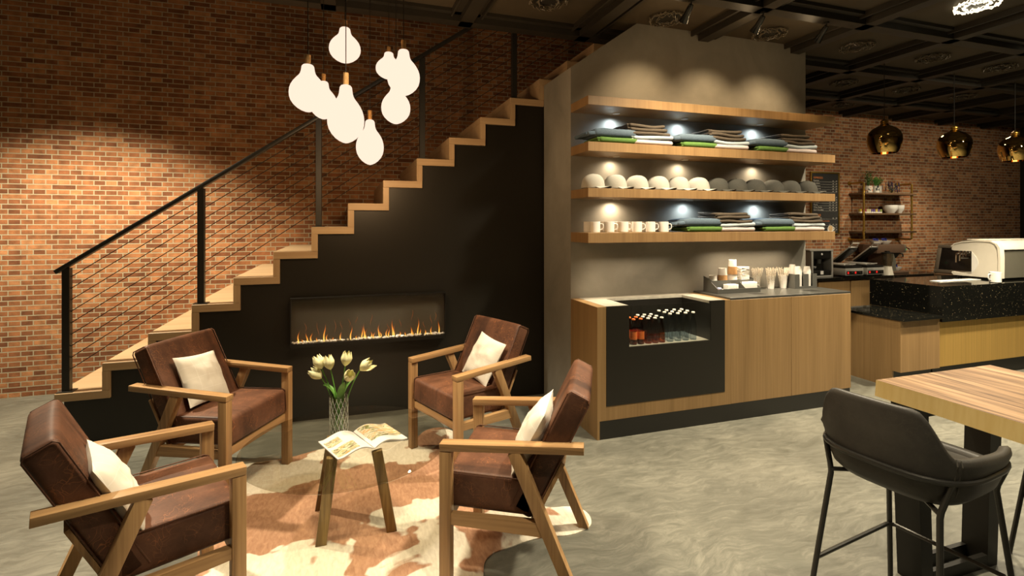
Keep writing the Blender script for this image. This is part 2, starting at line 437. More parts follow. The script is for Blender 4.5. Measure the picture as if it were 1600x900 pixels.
oak = ((.105,.052,.02),(.285,.16,.066),(.42,.25,.11))
veneer = ((.145,.085,.032),(.225,.135,.055),(.29,.178,.076))
shelfw = ((.14,.078,.032),(.205,.118,.05),(.265,.16,.07))
stairw = ((.33,.215,.115),(.42,.285,.16),(.50,.36,.21))
M = {}
M['brick'] = mat_brick(); M['floor'] = mat_floor(); M['plaster'] = mat_plaster()
M['leather'] = mat_leather('brown_leather', ((.06,.025,.013),(.11,.046,.024),(.175,.078,.043)))
M['stool_leather'] = mat_leather('charcoal_leather', ((.03,.028,.024),(.046,.042,.036),(.065,.06,.05)), 0.5, (.07,.062,.05), 0.0)
M['cowhide'] = mat_cowhide(); M['granite'] = mat_granite()
for i, a in enumerate('xyz'):
    M['oak_'+a] = wood('oak_along_'+a, i, oak, 0.42, 1.6)
    M['veneer_'+a] = wood('veneer_along_'+a, i, veneer, 0.4, 1.0, rnd=1.0, rings=0.35, warp=0.25)
    M['shelf_'+a] = wood('walnut_along_'+a, i, shelfw, 0.4, 1.0, rnd=1.0, rings=0.35, warp=0.25)
    M['stair_'+a] = wood('stair_oak_along_'+a, i, stairw, 0.4, 0.9, rnd=0.0, rings=0.3, warp=0.2)
M['slab'] = wood('live_edge_slab', 1, ((.12,.07,.04),(.36,.225,.125),(.50,.35,.215)), 0.4, .9, rnd=0, warp=2.6, rings=.8)
M['slab_edge'] = wood('slab_edge', 2, ((.62,.43,.15),(.78,.57,.22),(.85,.66,.29)), 0.5, 0.9, rnd=0, rings=0.4)  # edge colour raised to carry the light falling on that side
M['darkwood'] = wood('dark_walnut', 0, ((.06,.032,.016),(.10,.055,.028),(.15,.085,.045)), 0.5, 1.0)
M['bronze_wood'] = wood('bronzed_leg', 2, ((.10,.062,.018),(.20,.13,.045),(.33,.23,.09)), 0.35, 2.0, rings=1.0)
M['cork'] = plain('cork', (.42,.22,.07), 0.7, vary=.35, scale=60)
M['black'] = plain('black_lacquer', (.009,.008,.006), 0.42, spec=0.35, vary=.1)
M['blackwall'] = plain('black_panel', (.0135,.0115,.008), 0.38, spec=0.4, vary=.06, scale=3)
M['plinth'] = plain('black_laminate', (.011,.010,.0075), 0.4, vary=.05)
M['metal'] = plain('dark_powder_coat', (.03,.028,.024), 0.42, 0.3, vary=.06)
M['frame'] = plain('gunmetal', (.05,.048,.042), 0.35, 0.6, vary=.05)
M['steel'] = mat_brushed('brushed_steel', (.62,.59,.53), 0.35, 0, metal=.5)
M['chrome'] = plain('chrome', (.75,.74,.72), 0.08, 1.0, vary=.02)
M['gold'] = mat_brushed('brushed_gold', (.62,.39,.11), 0.42, metal=.6)
M['brass'] = plain('aged_brass', (.48,.29,.06), 0.35, 0.9, vary=.2)
M['goldglass'] = plain('gold_mirror', (.80,.53,.18), 0.03, 1.0, vary=.02)
M['wire'] = plain('steel_cable', (.035,.03,.025), 0.5, 0.6)
M['beam'] = plain('dark_beam', (.022,.018,.012), 0.55, vary=.2, scale=5)
M['ceil'] = plain('dark_ceiling', (.05,.037,.02), 0.7, vary=.12, scale=3)
M['white'] = plain('white_ceramic', (.78,.75,.69), 0.25, vary=.02)
M['paper'] = plain('white_paper', (.80,.77,.71), 0.8, vary=.03)
M['plasticgrey'] = plain('grey_plastic', (.075,.073,.064), 0.45, vary=.05)
M['deck'] = plain('pale_steel_deck', (.40,.38,.32), 0.3, 0.0, vary=.12, scale=25)
M['stone'] = plain('black_stone_top', (.05,.049,.043), 0.28, vary=.12, scale=30)
M['capwhite'] = plain('white_cotton', (.36,.34,.295), 0.9, spec=.1, vary=.04, scale=120, bmp=.05)
M['capgrey'] = plain('grey_cotton', (.055,.052,.043), 0.85, spec=.15, vary=.06, scale=120, bmp=.05)
M['brimunder'] = plain('dark_brim', (.045,.04,.033), 0.85, vary=.05)
M['denim'] = plain('blue_grey_denim', (.085,.115,.145), 0.9, spec=.1, vary=.12, scale=90, bmp=.1)
M['green'] = plain('green_cloth', (.085,.155,.038), 0.9, spec=.1, vary=.1, scale=90, bmp=.1)
M['taupe'] = plain('taupe_cloth', (.078,.061,.045), 0.9, spec=.1, vary=.1, scale=90, bmp=.1)
M['paleblue'] = plain('pale_blue_cloth', (.36,.40,.415), 0.9, spec=.1, vary=.05, scale=90, bmp=.1)
M['blush'] = plain('blush_cloth', (.48,.41,.39), 0.9, spec=.1, vary=.05, scale=90, bmp=.1)
M['pillow'] = mat_check('checked_linen', (.70,.66,.57), (.80,.77,.70), 0.07)
M['tinted'] = glossy_glass('smoked_glass', (.80,.79,.75), 1.0, 1.5)
M['clear'] = glossy_glass('clear_glass', (.93,.94,.92), 1.0, 1.45)
M['fireglass'] = glossy_glass('fire_glass', (.90,.89,.86), 0.7, 1.5, .25)
M['vase'] = glossy_glass('cut_glass', (.86,.88,.84), 1.0, 1.6)
M['cutlines'] = plain('cut_facet_highlights', (.62,.63,.58), 0.1, 0.3, 1.0)  # whitish colour stands for the highlights along the cut pattern
M['amber'] = glossy_glass('amber_glass', (.55,.21,.03), 1.0, 1.5)
M['bluebottle'] = glossy_glass('clear_bottle', (.62,.68,.72), 1.0, 1.5)
M['beer'] = plain('beer', (.20,.075,.008), 0.3, vary=.1)
M['orangelabel'] = plain('orange_label', (.75,.17,.03), 0.6, vary=.15, scale=60)
M['bulb'] = emit('opal_glass', (1.15,.89,.69), 1.0)
M['ledwarm'] = emit('lit_crystal', (1.0,.86,.58), 2.2)
M['flame'] = mat_flame()
M['pebble'] = plain('white_pebble', (.62,.58,.52), 0.7, vary=.25, scale=50)
M['fireback'] = plain('fire_back', (.07,.063,.046), 0.4, vary=.05)
M['leaf'] = plain('tulip_leaf', (.10,.26,.035), 0.5, vary=.3, scale=25)
M['petal'] = plain('tulip_petal', (.78,.74,.42), 0.6, vary=.12, scale=25)
M['herb'] = plain('herb_leaf', (.06,.14,.025), 0.6, vary=.4, scale=40)
M['herb2'] = plain('bright_herb_leaf', (.09,.24,.04), 0.6, vary=.3, scale=40)
M['lavender'] = plain('lavender', (.045,.025,.075), 0.8, vary=.3, scale=60)
M['soil'] = plain('soil', (.03,.02,.012), 0.9, vary=.3)
M['page'] = plain('glossy_page', (.62,.585,.53), 0.35, vary=.02)
M['photo'] = mat_print('printed_photo', (.7,.5,.3))
M['ink'] = plain('grey_ink', (.55,.50,.44), 0.6)
M['chalk'] = plain('chalkboard', (.018,.017,.015), 0.6, vary=.1)
M['txtwhite'] = plain('menu_white', (.62,.58,.50), 0.8)
M['txtorange'] = plain('menu_orange', (.62,.19,.04), 0.8)
M['latte'] = plain('latte_foam', (.62,.42,.20), 0.6, vary=.2, scale=40)
M['red'] = emit('red_digits', (1.0,.03,.02), 0.9)
M['green_led'] = emit('green_light', (.1,.8,.25), 0.5)
M['screen'] = plain('dark_screen', (.012,.009,.007), 0.12, spec=.6)
M['screenframe'] = plain('screen_frame', (.13,.10,.07), 0.45, vary=.1)
M['machinebrown'] = plain('brown_enamel', (.125,.075,.048), 0.4, vary=.06)
M['machinewhite'] = plain('cream_enamel', (.72,.66,.55), 0.3, vary=.02)
M['machinegrey'] = plain('grey_enamel', (.12,.112,.085), 0.4, vary=.04)
M['blue'] = plain('blue_plastic', (.03,.035,.20), 0.4, vary=.1)
M['sleeve'] = plain('kraft_sleeve', (.42,.23,.09), 0.75, vary=.15, scale=30)
M['pink'] = plain('pink_packet', (.65,.25,.20), 0.7); M['bluepk'] = plain('blue_packet', (.35,.42,.62), 0.7); M['greenpk'] = plain('green_packet', (.25,.5,.38), 0.7)
M['candy'] = [plain('red_jar',(.25,.02,.05),.4), plain('cream_jar',(.5,.45,.25),.4), plain('violet_jar',(.12,.07,.2),.4), plain('ochre_jar',(.5,.38,.05),.4), plain('olive_jar',(.2,.24,.06),.4)]
M['patterned'] = None

# ------------------------------------------------------------------ setting
YB = 5.5           # brick wall
CEIL = 3.12
XR = 10.86
def shell():
    b = B(); b.box(-5.0, XR, -3.5, YB, -0.1, 0.0); struct(b, 'floor', M['floor'], smooth=False)
    b = B(); b.box(-5.0, XR+.2, YB, YB+.2, 0, 6.0); struct(b, 'wall_back', M['brick'], smooth=False)
    b = B(); b.box(XR, XR+.2, -3.5, YB, 0, 6.0); struct(b, 'wall_right', M['beam'], smooth=False)
    b = B(); b.box(-5.2, -5.0, -3.5, YB+.2, 0, 6.0); struct(b, 'wall_left', M['plaster'], smooth=False)
    b = B(); b.box(-5.2, XR+.2, -3.7, -3.5, 0, 6.0); struct(b, 'wall_front', M['plaster'], smooth=False)
    # lower ceiling, open over the stairs
    b = B(); b.box(-5.0, XR, -3.5, 3.93, CEIL, CEIL+.15); b.box(4.0, XR, 3.93, YB, CEIL, CEIL+.15)
    struct(b, 'ceiling', M['ceil'], smooth=False)
    b = B(); b.box(-5.2, XR+.2, -3.7, YB+.2, 6.0, 6.1); struct(b, 'ceiling_upper', M['ceil'], smooth=False)
    # shelf wall, cut along the stair line
    b = B(); b.prism([(1.6554,0),(4.012,0),(4.012,CEIL),(2.24,CEIL),(1.6554,2.71)], 'y', 3.5927, 4.149); struct(b, 'wall_shelves', M['plaster'], smooth=False)
    # beams: each a stepped bar with a small crown on both sides
    k = 0
    def beam(x0, x1, y0, y1, wide):
        nonlocal k
        k += 1
        b = B(); b.box(x0, x1, y0, y1, 3.045, CEIL)
        if wide == 'y':
            b.box(x0-.05, x1+.05, y0, y1, 3.094, CEIL); b.box(x0-.075, x0-.06, y0, y1, 3.075, CEIL); b.box(x1+.06, x1+.075, y0, y1, 3.075, CEIL)
        else:
            b.box(x0, x1, y0-.05, y1+.05, 3.094, CEIL)
        struct(b, 'trim_%d' % k, M['beam'], smooth=False)
    for i in range(-6, 8):
        x = 2.885 + i*1.0
        beam(x-.05, x+.05, -3.5, 3.93 if x < 4.0 and x > 4.0-9 and x < 3.99 else YB, 'y')
    for j in range(-6, 3):
        y = 2.94 + j*.92
        if y < 3.9: beam(-5.0, XR, y-.05, y+.05, 'x')
        else: beam(4.02, XR, y-.05, y+.05, 'x')
shell()

# ------------------------------------------------------------------ stairs
SX0, RUN, SZ0, RISE, SY = -1.8377, .2652, .366, .1848, 4.15
def stairs():
    n = 17
    # black infill below the steps
    poly = [(SX0+.046, 0)]
    for i in range(n):
        poly += [(SX0+RUN*i+.046, SZ0+RISE*i-.0562), (SX0+RUN*(i+1)+.046, SZ0+RISE*i-.0562)]
    poly += [(SX0+RUN*n+.045, 0)]
    b = B(); b.prism(poly, 'y', SY+.02, SY+.12)
    b.box(SX0+.045, SX0+.14, SY+.12, YB-.002, 0, SZ0-.0562)
    struct(b, 'wall_stairs', M['blackwall'], smooth=False)
    root = thing('staircase', 'oak zigzag staircase climbing along the brick wall above the fireplace', 'staircase', (SX0, SY, SZ0))
    for i in range(n):
        x0, z = SX0+RUN*i, SZ0+RISE*i
        b = B(); b.box(x0, x0+RUN+.045, SY, YB-.002, z-.055, z, .002, seg=1); t = b.build('tread', M['stair_x'], root, True)
        if i < n-1:
            b = B(); b.box(x0+RUN, x0+RUN+.045, SY, YB-.002, z+.0005, z+RISE-.0555); b.build('riser', M['stair_z'], root, True)
    r = thing('stair_railing', 'dark steel stair railing with slim square posts and thin horizontal cables', 'railing', (SX0, SY+.05, SZ0))
    y = SY+.05; slope = RISE/RUN
    def ln(x, h): return SZ0 + (x - SX0)*slope + h
    posts = [SX0 + RUN*3*k + .05 for k in range(6)]
    for k, x in enumerate(posts):
        zt = SZ0 + RISE*3*k
        b = B(); b.box(x-.022, x+.022, y-.022, y+.022, zt+.0072, ln(x,.80), .002, seg=1)
        p = b.build('post', M['metal'], r, True)
        b = B(); b.box(x-.045, x+.045, y-.04, y+.04, zt+.001, zt+.007); b.build('base_plate', M['metal'], p, True)
    xa, xb = posts[0]-.06, posts[-1]
    b = B(); b.beam((xa, y, ln(xa,.815)), (xb, y, ln(xb,.815)), .05, .028, (0,1,0), .003); b.build('handrail', M['metal'], r, True)
    for j in range(9):
        h = .10 + j*.078
        b = B(); b.cyl((posts[0], y, ln(posts[0],h)), (posts[-1], y, ln(posts[-1],h)), .0030, seg=6); b.build('cable', M['wire'], r, True)
stairs()

# ------------------------------------------------------------------ fireplace
def fireplace():
    x0, x1, z0, z1, yf, yb = -.393, .778, .568, .941, 4.10, 4.17
    r = thing('fireplace', 'wide black electric fireplace set in the black stair wall with flames over white pebbles', 'fireplace', ((x0+x1)/2, yf, z0))
    b = B(); b.box(x0, x1, yf, yb, z0, z0+.028); b.box(x0, x1, yf, yb, z1-.008, z1)
    b.box(x0, x0+.006, yf, yb, z0+.028, z1-.008); b.box(x1-.006, x1, yf, yb, z0+.028, z1-.008)
    b.build('casing', M['black'], r, True, smooth=False)
    b = B(); b.box(x0+.006, x1-.006, yb-.012, yb-.004, z0+.028, z1-.008); b.build('back_panel', M['fireback'], r, True, smooth=False)
    b = B(); b.box(x0+.006, x1-.006, yf+.001, yf+.004, z0+.028, z1-.008); b.build('glass_pane', M['fireglass'], r, True, smooth=False)
    b = B(); b.box(x0+.01, x0+.45, yf+.006, yf+.016, z1-.02, z1-.010); b.box(x1-.32, x1-.08, yf+.006, yf+.016, z1-.02, z1-.010)
    b.build('air_vent', M['frame'], r, True, smooth=False)
    rnd = random.Random(3); b = B()
    for i in range(170):
        x = rnd.uniform(x0+.015, x1-.015); yy = rnd.uniform(yf+.012, yb-.02); s = rnd.uniform(.006,.014)
        b.lathe([(0,-1),(.7,-.7),(1,0),(.72,.68),(0,1)], (x, yy, z0+.03+s*.5), 7, Matrix.Diagonal((s*rnd.uniform(.8,1.3), s, s*rnd.uniform(.7,1.0))))
    p = b.build('pebble_bed', M['pebble'], r, True); p['kind'] = 'stuff'
    fl = [(.05,.10),(.068,.03),(.10,.085),(.125,.08),(.16,.04),(.205,.15),(.22,.06),(.255,.03),(.305,.075),(.37,.12),(.405,.035),(.44,.11),(.455,.125),(.465,.08),(.50,.06),(.515,.055),(.55,.12),(.562,.06),(.60,.08),(.615,.075),(.64,.15),(.65,.10),(.69,.045),(.725,.04),(.765,.085),(.775,.05),(.81,.15),(.825,.06),(.86,.05),(.90,.075),(.955,.12)]
    for fx, h in fl:
        x = x0 + fx*(x1-x0); yy = yf + rnd.uniform(.02,.04); ph = rnd.uniform(0,6); am = rnd.uniform(.004,.009); n = 12
        pts = []; rr = []
        for k in range(n):
            q = k/(n-1); pts.append((x + am*sin(ph+q*5.5)*(.25+q), yy, z0+.035 + h*q)); rr.append(max(.0006, (.0095+.02*h)*(1-q)**.8*(.45+1.1*sin(min(1,q*3.2+.35)*pi/2)-.55)))
        b = B(); b.tube(pts, rr, 8, flat=.45); b.build('flame', M['flame'], r, True)
    for fx, h, z in [(.09,.07,.17),(.165,.11,.13),(.27,.10,.15),(.31,.07,.17),(.36,.06,.19),(.405,.06,.21),(.5,.09,.19),(.61,.05,.15),(.69,.07,.16),(.77,.09,.21),(.85,.06,.14),(.9,.08,.17),(.93,.08,.19)]:
        x = x0 + fx*(x1-x0); yy = yf + .03; ph = rnd.uniform(0,6); n = 10; pts = []; rr = []
        for k in range(n):
            q = k/(n-1); pts.append((x + .007*sin(ph+q*5), yy, z0+z-.055 + h*q)); rr.append(.0042*sin(pi*(.06+.9*q)))
        b = B(); b.tube(pts, rr, 6, flat=.45); o = b.build('flame_wisp', M['wisp'], r, True)
M['wisp'] = glossy_glass('x', (1,1,1))
def mat_wisp():
    m, t, out = nt('flame_wisp')
    tr = t.nodes.new('ShaderNodeBsdfTransparent'); e = N(t, 'ShaderNodeEmission', Color=(1,.25,.03,1), Strength=.35)
    mx = N(t, 'ShaderNodeMixShader', Fac=.45); L(t, tr.outputs[0], mx.inputs[1]); L(t, e.outputs[0], mx.inputs[2]); L(t, mx.outputs[0], out.inputs[0])
    return m
M['wisp'] = mat_wisp()
fireplace()

# ------------------------------------------------------------------ lounge group
def make_chair(label, loc, rz):
    t = thing('lounge_chair', label, 'armchair', loc, rz, 'lounge chairs around the coffee table')
    W = .2925
    for s in (-1, 1):
        x = s*(W-.0275)
        b = B(); b.beam((x,.31,.585),(x,-.27,.615), .055, .03, (1,0,0), .002); b.build('armrest', M['oak_y'], t)
    for s in (-1, 1):
        x = s*(W-.0225)
        b = B(); b.box(x-.0225, x+.0225, .262, .31, 0, .569, .002); b.build('front_leg', M['oak_z'], t)
        b = B(); b.beam((x,-.249,-.012),(x,.005,.588), .042, .05, (1,0,0), .002); flatfoot(b.build('rear_leg', M['oak_z'], t))
        b = B(); b.prism([(.262,.275),(.262,.317),(-.115,.318),(-.135,.262)], 'x', x-.016, x+.016); b.build('side_rail', M['oak_y'], t)
    b = B(); b.box(-.245, .245, .268, .292, .272, .317, .002); b.build('front_rail', M['oak_x'], t)
    # seat and back cushions
    R = Matrix.Translation((0, .112, .392)) @ Matrix.Rotation(radians(1.5), 4, 'X')
    b = B(); b.rbox(.245, .186, .074, .022, (0,.004,.010), R); sc = b.build('seat_cushion', M['leather'], t)
    for s in (-1,1):
        b = B(); q = [(s*.2455, yy, zz) for yy, zz in [(-.176,.0745),(.163,.0745),(.179,.066),(.184,-.06)]]
        b.tube([R @ V(p) for p in q], .0028, 6); b.build('piping', M['leather'], sc)
    a = radians(26)
    RB = Matrix.Translation((0, -.134, .568)) @ Matrix.Rotation(a, 4, 'X')
    b = B(); b.rbox(.245, .05, .276, .022, (0,.008,.004), RB); bc = b.build('back_cushion', M['leather'], t)
    for s in (-1,1):
        b = B(); q = [(s*.2455, yy, zz) for yy, zz in [(-.047,-.264),(-.047,.257),(-.036,.271),(.036,.271),(.047,.257),(.047,-.264)]]
        b.tube([RB @ V(p) for p in q], .0028, 6); b.build('piping', M['leather'], bc)
    b = B(); b.box(-.245, .245, -.068, -.052, -.30, .0, .002, RB); b.build('back_panel', M['oak_z'], t)
    return t

CH = [((-.745,2.223), .407, 'brown leather lounge chair in the near corner opposite the fireplace, cut by the frame edge'),
      ((-.725,3.341), -.475, 'brown leather lounge chair standing in front of the lowest stair steps'),
      ((.794,3.285), -2.764, 'brown leather lounge chair standing between fireplace and concrete shelf wall'),
      ((.772,2.155), 2.644, 'brown leather lounge chair with its arm in front of the drinks counter')]
RUGT = .007
chair0 = None
for (x, y), a, lab in CH:
    rz = a - pi/2
    if chair0 is None: chair0 = make_chair(lab, (x,y,RUGT+.001), rz); chairs = [chair0]
    else: chairs.append(dup(chair0, (x,y,RUGT+.001), rz, lab))

def pillow_bm(seed, w=.148, t=.05):
    b = B()
    for sgn in (-1, 1):
        def f(u, v, sgn=sgn):
            u, v = 2*u-1, 2*v-1
            e = ((1-abs(u)**2.6)*(1-abs(v)**2.6))**.62
            px = u*w*(1 - .07*(1-v*v)) ; py = v*w*(1 - .07*(1-u*u))
            wr = noise.noise(V((u*2.3+seed*7, v*2.3, sgn*3)))*.012*e + noise.noise(V((u*6+seed*3, v*6, sgn*9)))*.004*e
            return V((px, py, sgn*(t*e + wr)))
        b.grid(f, 25, 25)
    bmesh.ops.remove_doubles(b.bm, verts=b.bm.verts, dist=.0008)
    return b
PL = [('white checked pillow, seen edge-on, on the lounge chair cut by the frame', .10, -.012, -.02, -.05),
      ('white checked pillow on the lounge chair in front of the stairs', .03, 0, .0, .10),
      ('white pillow on the lounge chair beside the fireplace', -.07, 0, .0, .14),
      ('white pillow standing on edge in the lounge chair before the drinks counter', -.10, 0, .0, .04)]
for i, (((x, y), a, _), (lab, ox, oy, oz, tw)) in enumerate(zip(CH, PL)):
    o = pillow_bm(i+1).build('throw_pillow', M['pillow'], ang=60)
    tag(o, lab, 'pillow', 'pillows on the lounge chairs')
    Mx = Matrix.Translation((x,y,RUGT)) @ Matrix.Rotation(a-pi/2, 4, 'Z') @ Matrix.Translation((ox, -.048+oy, .607+oz)) @ Matrix.Rotation(radians(90+26+2), 4, 'X') @ Matrix.Rotation(tw, 4, 'Z')
    o.matrix_world = Mx

def smooth_loop(pts, n=6):
    out = []; m = len(pts)
    for i in range(m):
        p0, p1, p2, p3 = [V((*pts[(i+k-1) % m], 0)) for k in range(4)]
        for k in range(n):
            q = k/n
            out.append(.5*((2*p1) + (p2-p0)*q + (2*p0-5*p1+4*p2-p3)*q*q + (3*p1-p0-3*p2+p3)*q**3))
    return out
def rug():
    pts = [(-1.06,3.56),(-.93,3.61),(-.72,3.53),(-.35,3.53),(-.13,3.60),(.25,3.57),(.44,3.57),(.57,3.70),(.70,3.68),(.76,3.45),(.74,3.1),(.82,2.75),(1.0,2.5),(1.15,2.45),(1.19,2.36),(1.14,2.265),(1.02,2.235),(.86,2.26),(.72,2.235),(.63,2.215),(.57,2.14),(.55,1.95),(.6,1.72),(.48,1.6),(.2,1.7),(0,1.66),(-.3,1.7),(-.6,1.6),(-.74,1.7),(-.66,2.0),(-.6,2.4),(-.68,2.8),(-.8,3.2),(-1.0,3.42)]
    lp = smooth_loop(pts); c = V((.05,2.65,0)); n = len(lp)
    b = B(); verts = []; fs = []
    for z, k in ((0.0, 1.0), (RUGT*.7, 1.0), (RUGT, .985)):
        verts += [V(((p.x-c.x)*k + noise.noise(p*9)*.006, (p.y-c.y)*k + noise.noise(p*9+V((5,0,0)))*.006, z)) for p in lp]
    for r in range(2):
        for i in range(n): fs.append((r*n+i, r*n+(i+1)%n, (r+1)*n+(i+1)%n, (r+1)*n+i))
    verts.append(V((0,0,RUGT))); q = len(verts)-1
    for i in range(n): fs.append((2*n+i, 2*n+(i+1)%n, q))
    b._add(verts, fs)
    solo(b, 'cowhide_rug', M['cowhide'], 'brown and white cowhide rug on the floor under the coffee table', 'rug', loc=(c.x,c.y,0))
rug()

TB = (.01, 2.685); TZ = .41
def coffee_table():
    t = thing('coffee_table', 'round smoked-glass coffee table on three splayed bronzed legs', 'table', (TB[0],TB[1],RUGT+.001))
    z1 = TZ - RUGT; z0 = z1 - .014
    b = B(); b.lathe([(0,z0),(.490,z0),(.495,z0+.004),(.495,z1-.004),(.490,z1),(0,z1)], seg=96); b.build('glass_top', M['tinted'], t, ang=30)
    for (fx,fy),(tx,ty) in zip([(-.107,2.527),(.212,2.536),(-.124,2.838)], [(-.06,2.545),(.145,2.555),(-.066,2.785)]):
        p0 = V((fx-TB[0],fy-TB[1],0)); p1 = V((tx-TB[0],ty-TB[1],z0))
        b = B(); b.beam(p0 - (p1-p0)*.03, p1, .05, .036, None, .003); flatfoot(b.build('leg', M['bronze_wood'], t))
coffee_table()

def vase():
    x, y = -.033, 2.81
    t = thing('glass_vase', 'cylindrical cut-glass vase standing on the glass coffee table', 'vase', (x,y,TZ))
    prof = [(0,0),(.043,0),(.047,.004)]
    b = B(); b.lathe([(0,0),(.042,0),(.0465,.004),(.0465,.192),(.0425,.195),(.0415,.192),(.0415,.014),(0,.012)], seg=40)
    # facets
    for v in b.bm.verts:
        r = sqrt(v.co.x**2+v.co.y**2)
        if r > .045 and .01 < v.co.z < .19: v.co.x *= 1; 
    b.build('vessel', M['vase'], t, ang=20)
    b = B()
    for k in range(14):
        for s in (1,-1):
            pts = [(.0468*cos(2*pi*k/14 + s*q*1.4), .0468*sin(2*pi*k/14 + s*q*1.4), .008+.178*q) for q in [i/14 for i in range(15)]]
            b.tube(pts, .0011, 4)
    b.build('cut_pattern', M['cutlines'], t)
    rnd = random.Random(5)
    heads = [(-.117,2.838,.775,'leftmost of the back'),(-.073,2.823,.771,0),(-.117,2.838,.726,0),(-.002,2.80,.79,0),(.013,2.795,.722,0),(.071,2.776,.768,0)]
    labs = ['cream tulip half hidden at the far left of the bouquet','cream tulip bud second from the left in the vase','cream tulip drooping lowest at the left of the bouquet',
            'tallest cream tulip in the middle of the vase','cream tulip facing forward below the tallest one','open cream tulip with a loose petal at the right of the bouquet']
    for i, (hx,hy,hz,_) in enumerate(heads):
        f = thing('tulip', labs[i], 'flower', (x,y,TZ+.02), 0, 'cream tulips in the vase')
        top = V((hx-x, hy-y, hz-TZ-.02-.037)); bot = V((.02*cos(i*1.1), .02*sin(i*1.1), 0)); mid = V((top.x*.28, top.y*.28, .17))
        pts = [(1-q)**2*bot + 2*q*(1-q)*mid + q*q*top for q in [k/10 for k in range(11)]]
        b = B(); b.tube(pts, .0032, 7); b.build('stem', M['leaf'], f)
        d = (top-mid).normalized()
        if i in (2,5): d = (d + V((d.x,d.y,-.1))*.7).normalized()
        if i == 4: d = V((.15,-.75,.62)).normalized()
        Q = d.to_track_quat('Z','Y').to_matrix()
        op = 1.25 if i in (2,4,5) else 1.0
        for k in range(6):
            inner = k % 2; a0 = k*pi/3 + i
            def pf(u, v, a0=a0, inner=inner, op=op, k=k, i=i):
                w = (v-.5)*2; hh = u*.080
                r = (.031-.003*inner)*(sin(min(1,u*1.7)*pi/2)**.8)*(1 - (.45/op)*max(0,u-.55)/.45*.8)
                if i == 5 and k == 0: r += .03*max(0,u-.3)
                wd = 1.25*sin(pi*min(.985,.12+.86*u))**.6
                a = a0 + w*wd*.62; rr = r*(1-.10*w*w)
                return Q @ V((rr*cos(a), rr*sin(a), hh*(1-.06*w*w))) + top
            b = B(); b.grid(pf, 10, 7); b.build('petal', M['petal'], f, ang=80)
        if i in (1,3,5,2):
            la = {1:2.6, 3:-1.2, 5:.1, 2:3.3}[i]; ll = {1:.20,3:.23,5:.22,2:.21}[i]
            def lf(u, v, la=la, ll=ll):
                w = (v-.5)*2; out = .012 + .065*u**2.2; zz = .08 + ll*u - .05*u**3
                wd = .021*sin(pi*min(1,.05+.95*u))**.8
                return V((out*cos(la) - w*wd*sin(la), out*sin(la) + w*wd*cos(la), zz - .006*(1-w*w)))
            b = B(); b.grid(lf, 12, 5); b.build('leaf', M['leaf'], f, ang=80)
vase()

def magazine():
    a = .391
    t = thing('magazine', 'open magazine with colour photographs lying on the glass table', 'magazine', (.085,2.658,TZ+.001), a)
    def surf(side, off, u0, u1, v0, v1, nu=14, nv=4):
        def f(u, v):
            q = u0 + (u1-u0)*u; r = v0 + (v1-v0)*v
            z = .004 + .020*sin(pi*min(1,q*1.15))*(1-q)**.6*1.5 + (.010 if side<0 else .004)*q*0
            return V((side*(.002 + .178*q), -.125 + .25*r, z + off))
        return f
    for side, nm in ((-1,'left_pages'),(1,'right_pages')):
        b = B(); f1 = surf(side,0,0,1,0,1); b.grid(f1, 16, 4)
        def f0(u, v, side=side, f1=f1):
            p = f1(u,v); return V((p.x, p.y, max(0.0, p.z-.006)))
        b.grid(f0, 16, 4)
        for vv in (0,1):
            b.grid(lambda u,w,vv=vv,f1=f1,f0=f0: f1(u,vv) if w>.5 else f0(u,vv), 16, 2)
        b.grid(lambda u,w,f1=f1,f0=f0: f1(1,u) if w>.5 else f0(1,u), 4, 2)
        pg = b.build(nm[:-1] if False else 'page_block', M['page'], t, ang=40)
        rects = [(.12,.62,.07,.47),(.62,.95,.10,.42)] if side < 0 else [(.08,1.0,.25,.98)]
        if side < 0: rects = [(.35,.95,.06,.42),(.55,.95,.55,.82)]
        for (u0,u1,v0,v1) in rects:
            b = B(); b.grid(surf(side,.0008,u0,u1,v0,v1), 12, 4); b.build('printed_photo', M['photo'], pg, ang=60)
        if side < 0:
            b = B()
            for k in range(7):
                b.grid(surf(side,.0007,.08,.40,.93-.03*k-.008,.93-.03*k), 8, 2)
            b.build('text_column', M['ink'], pg)
magazine()

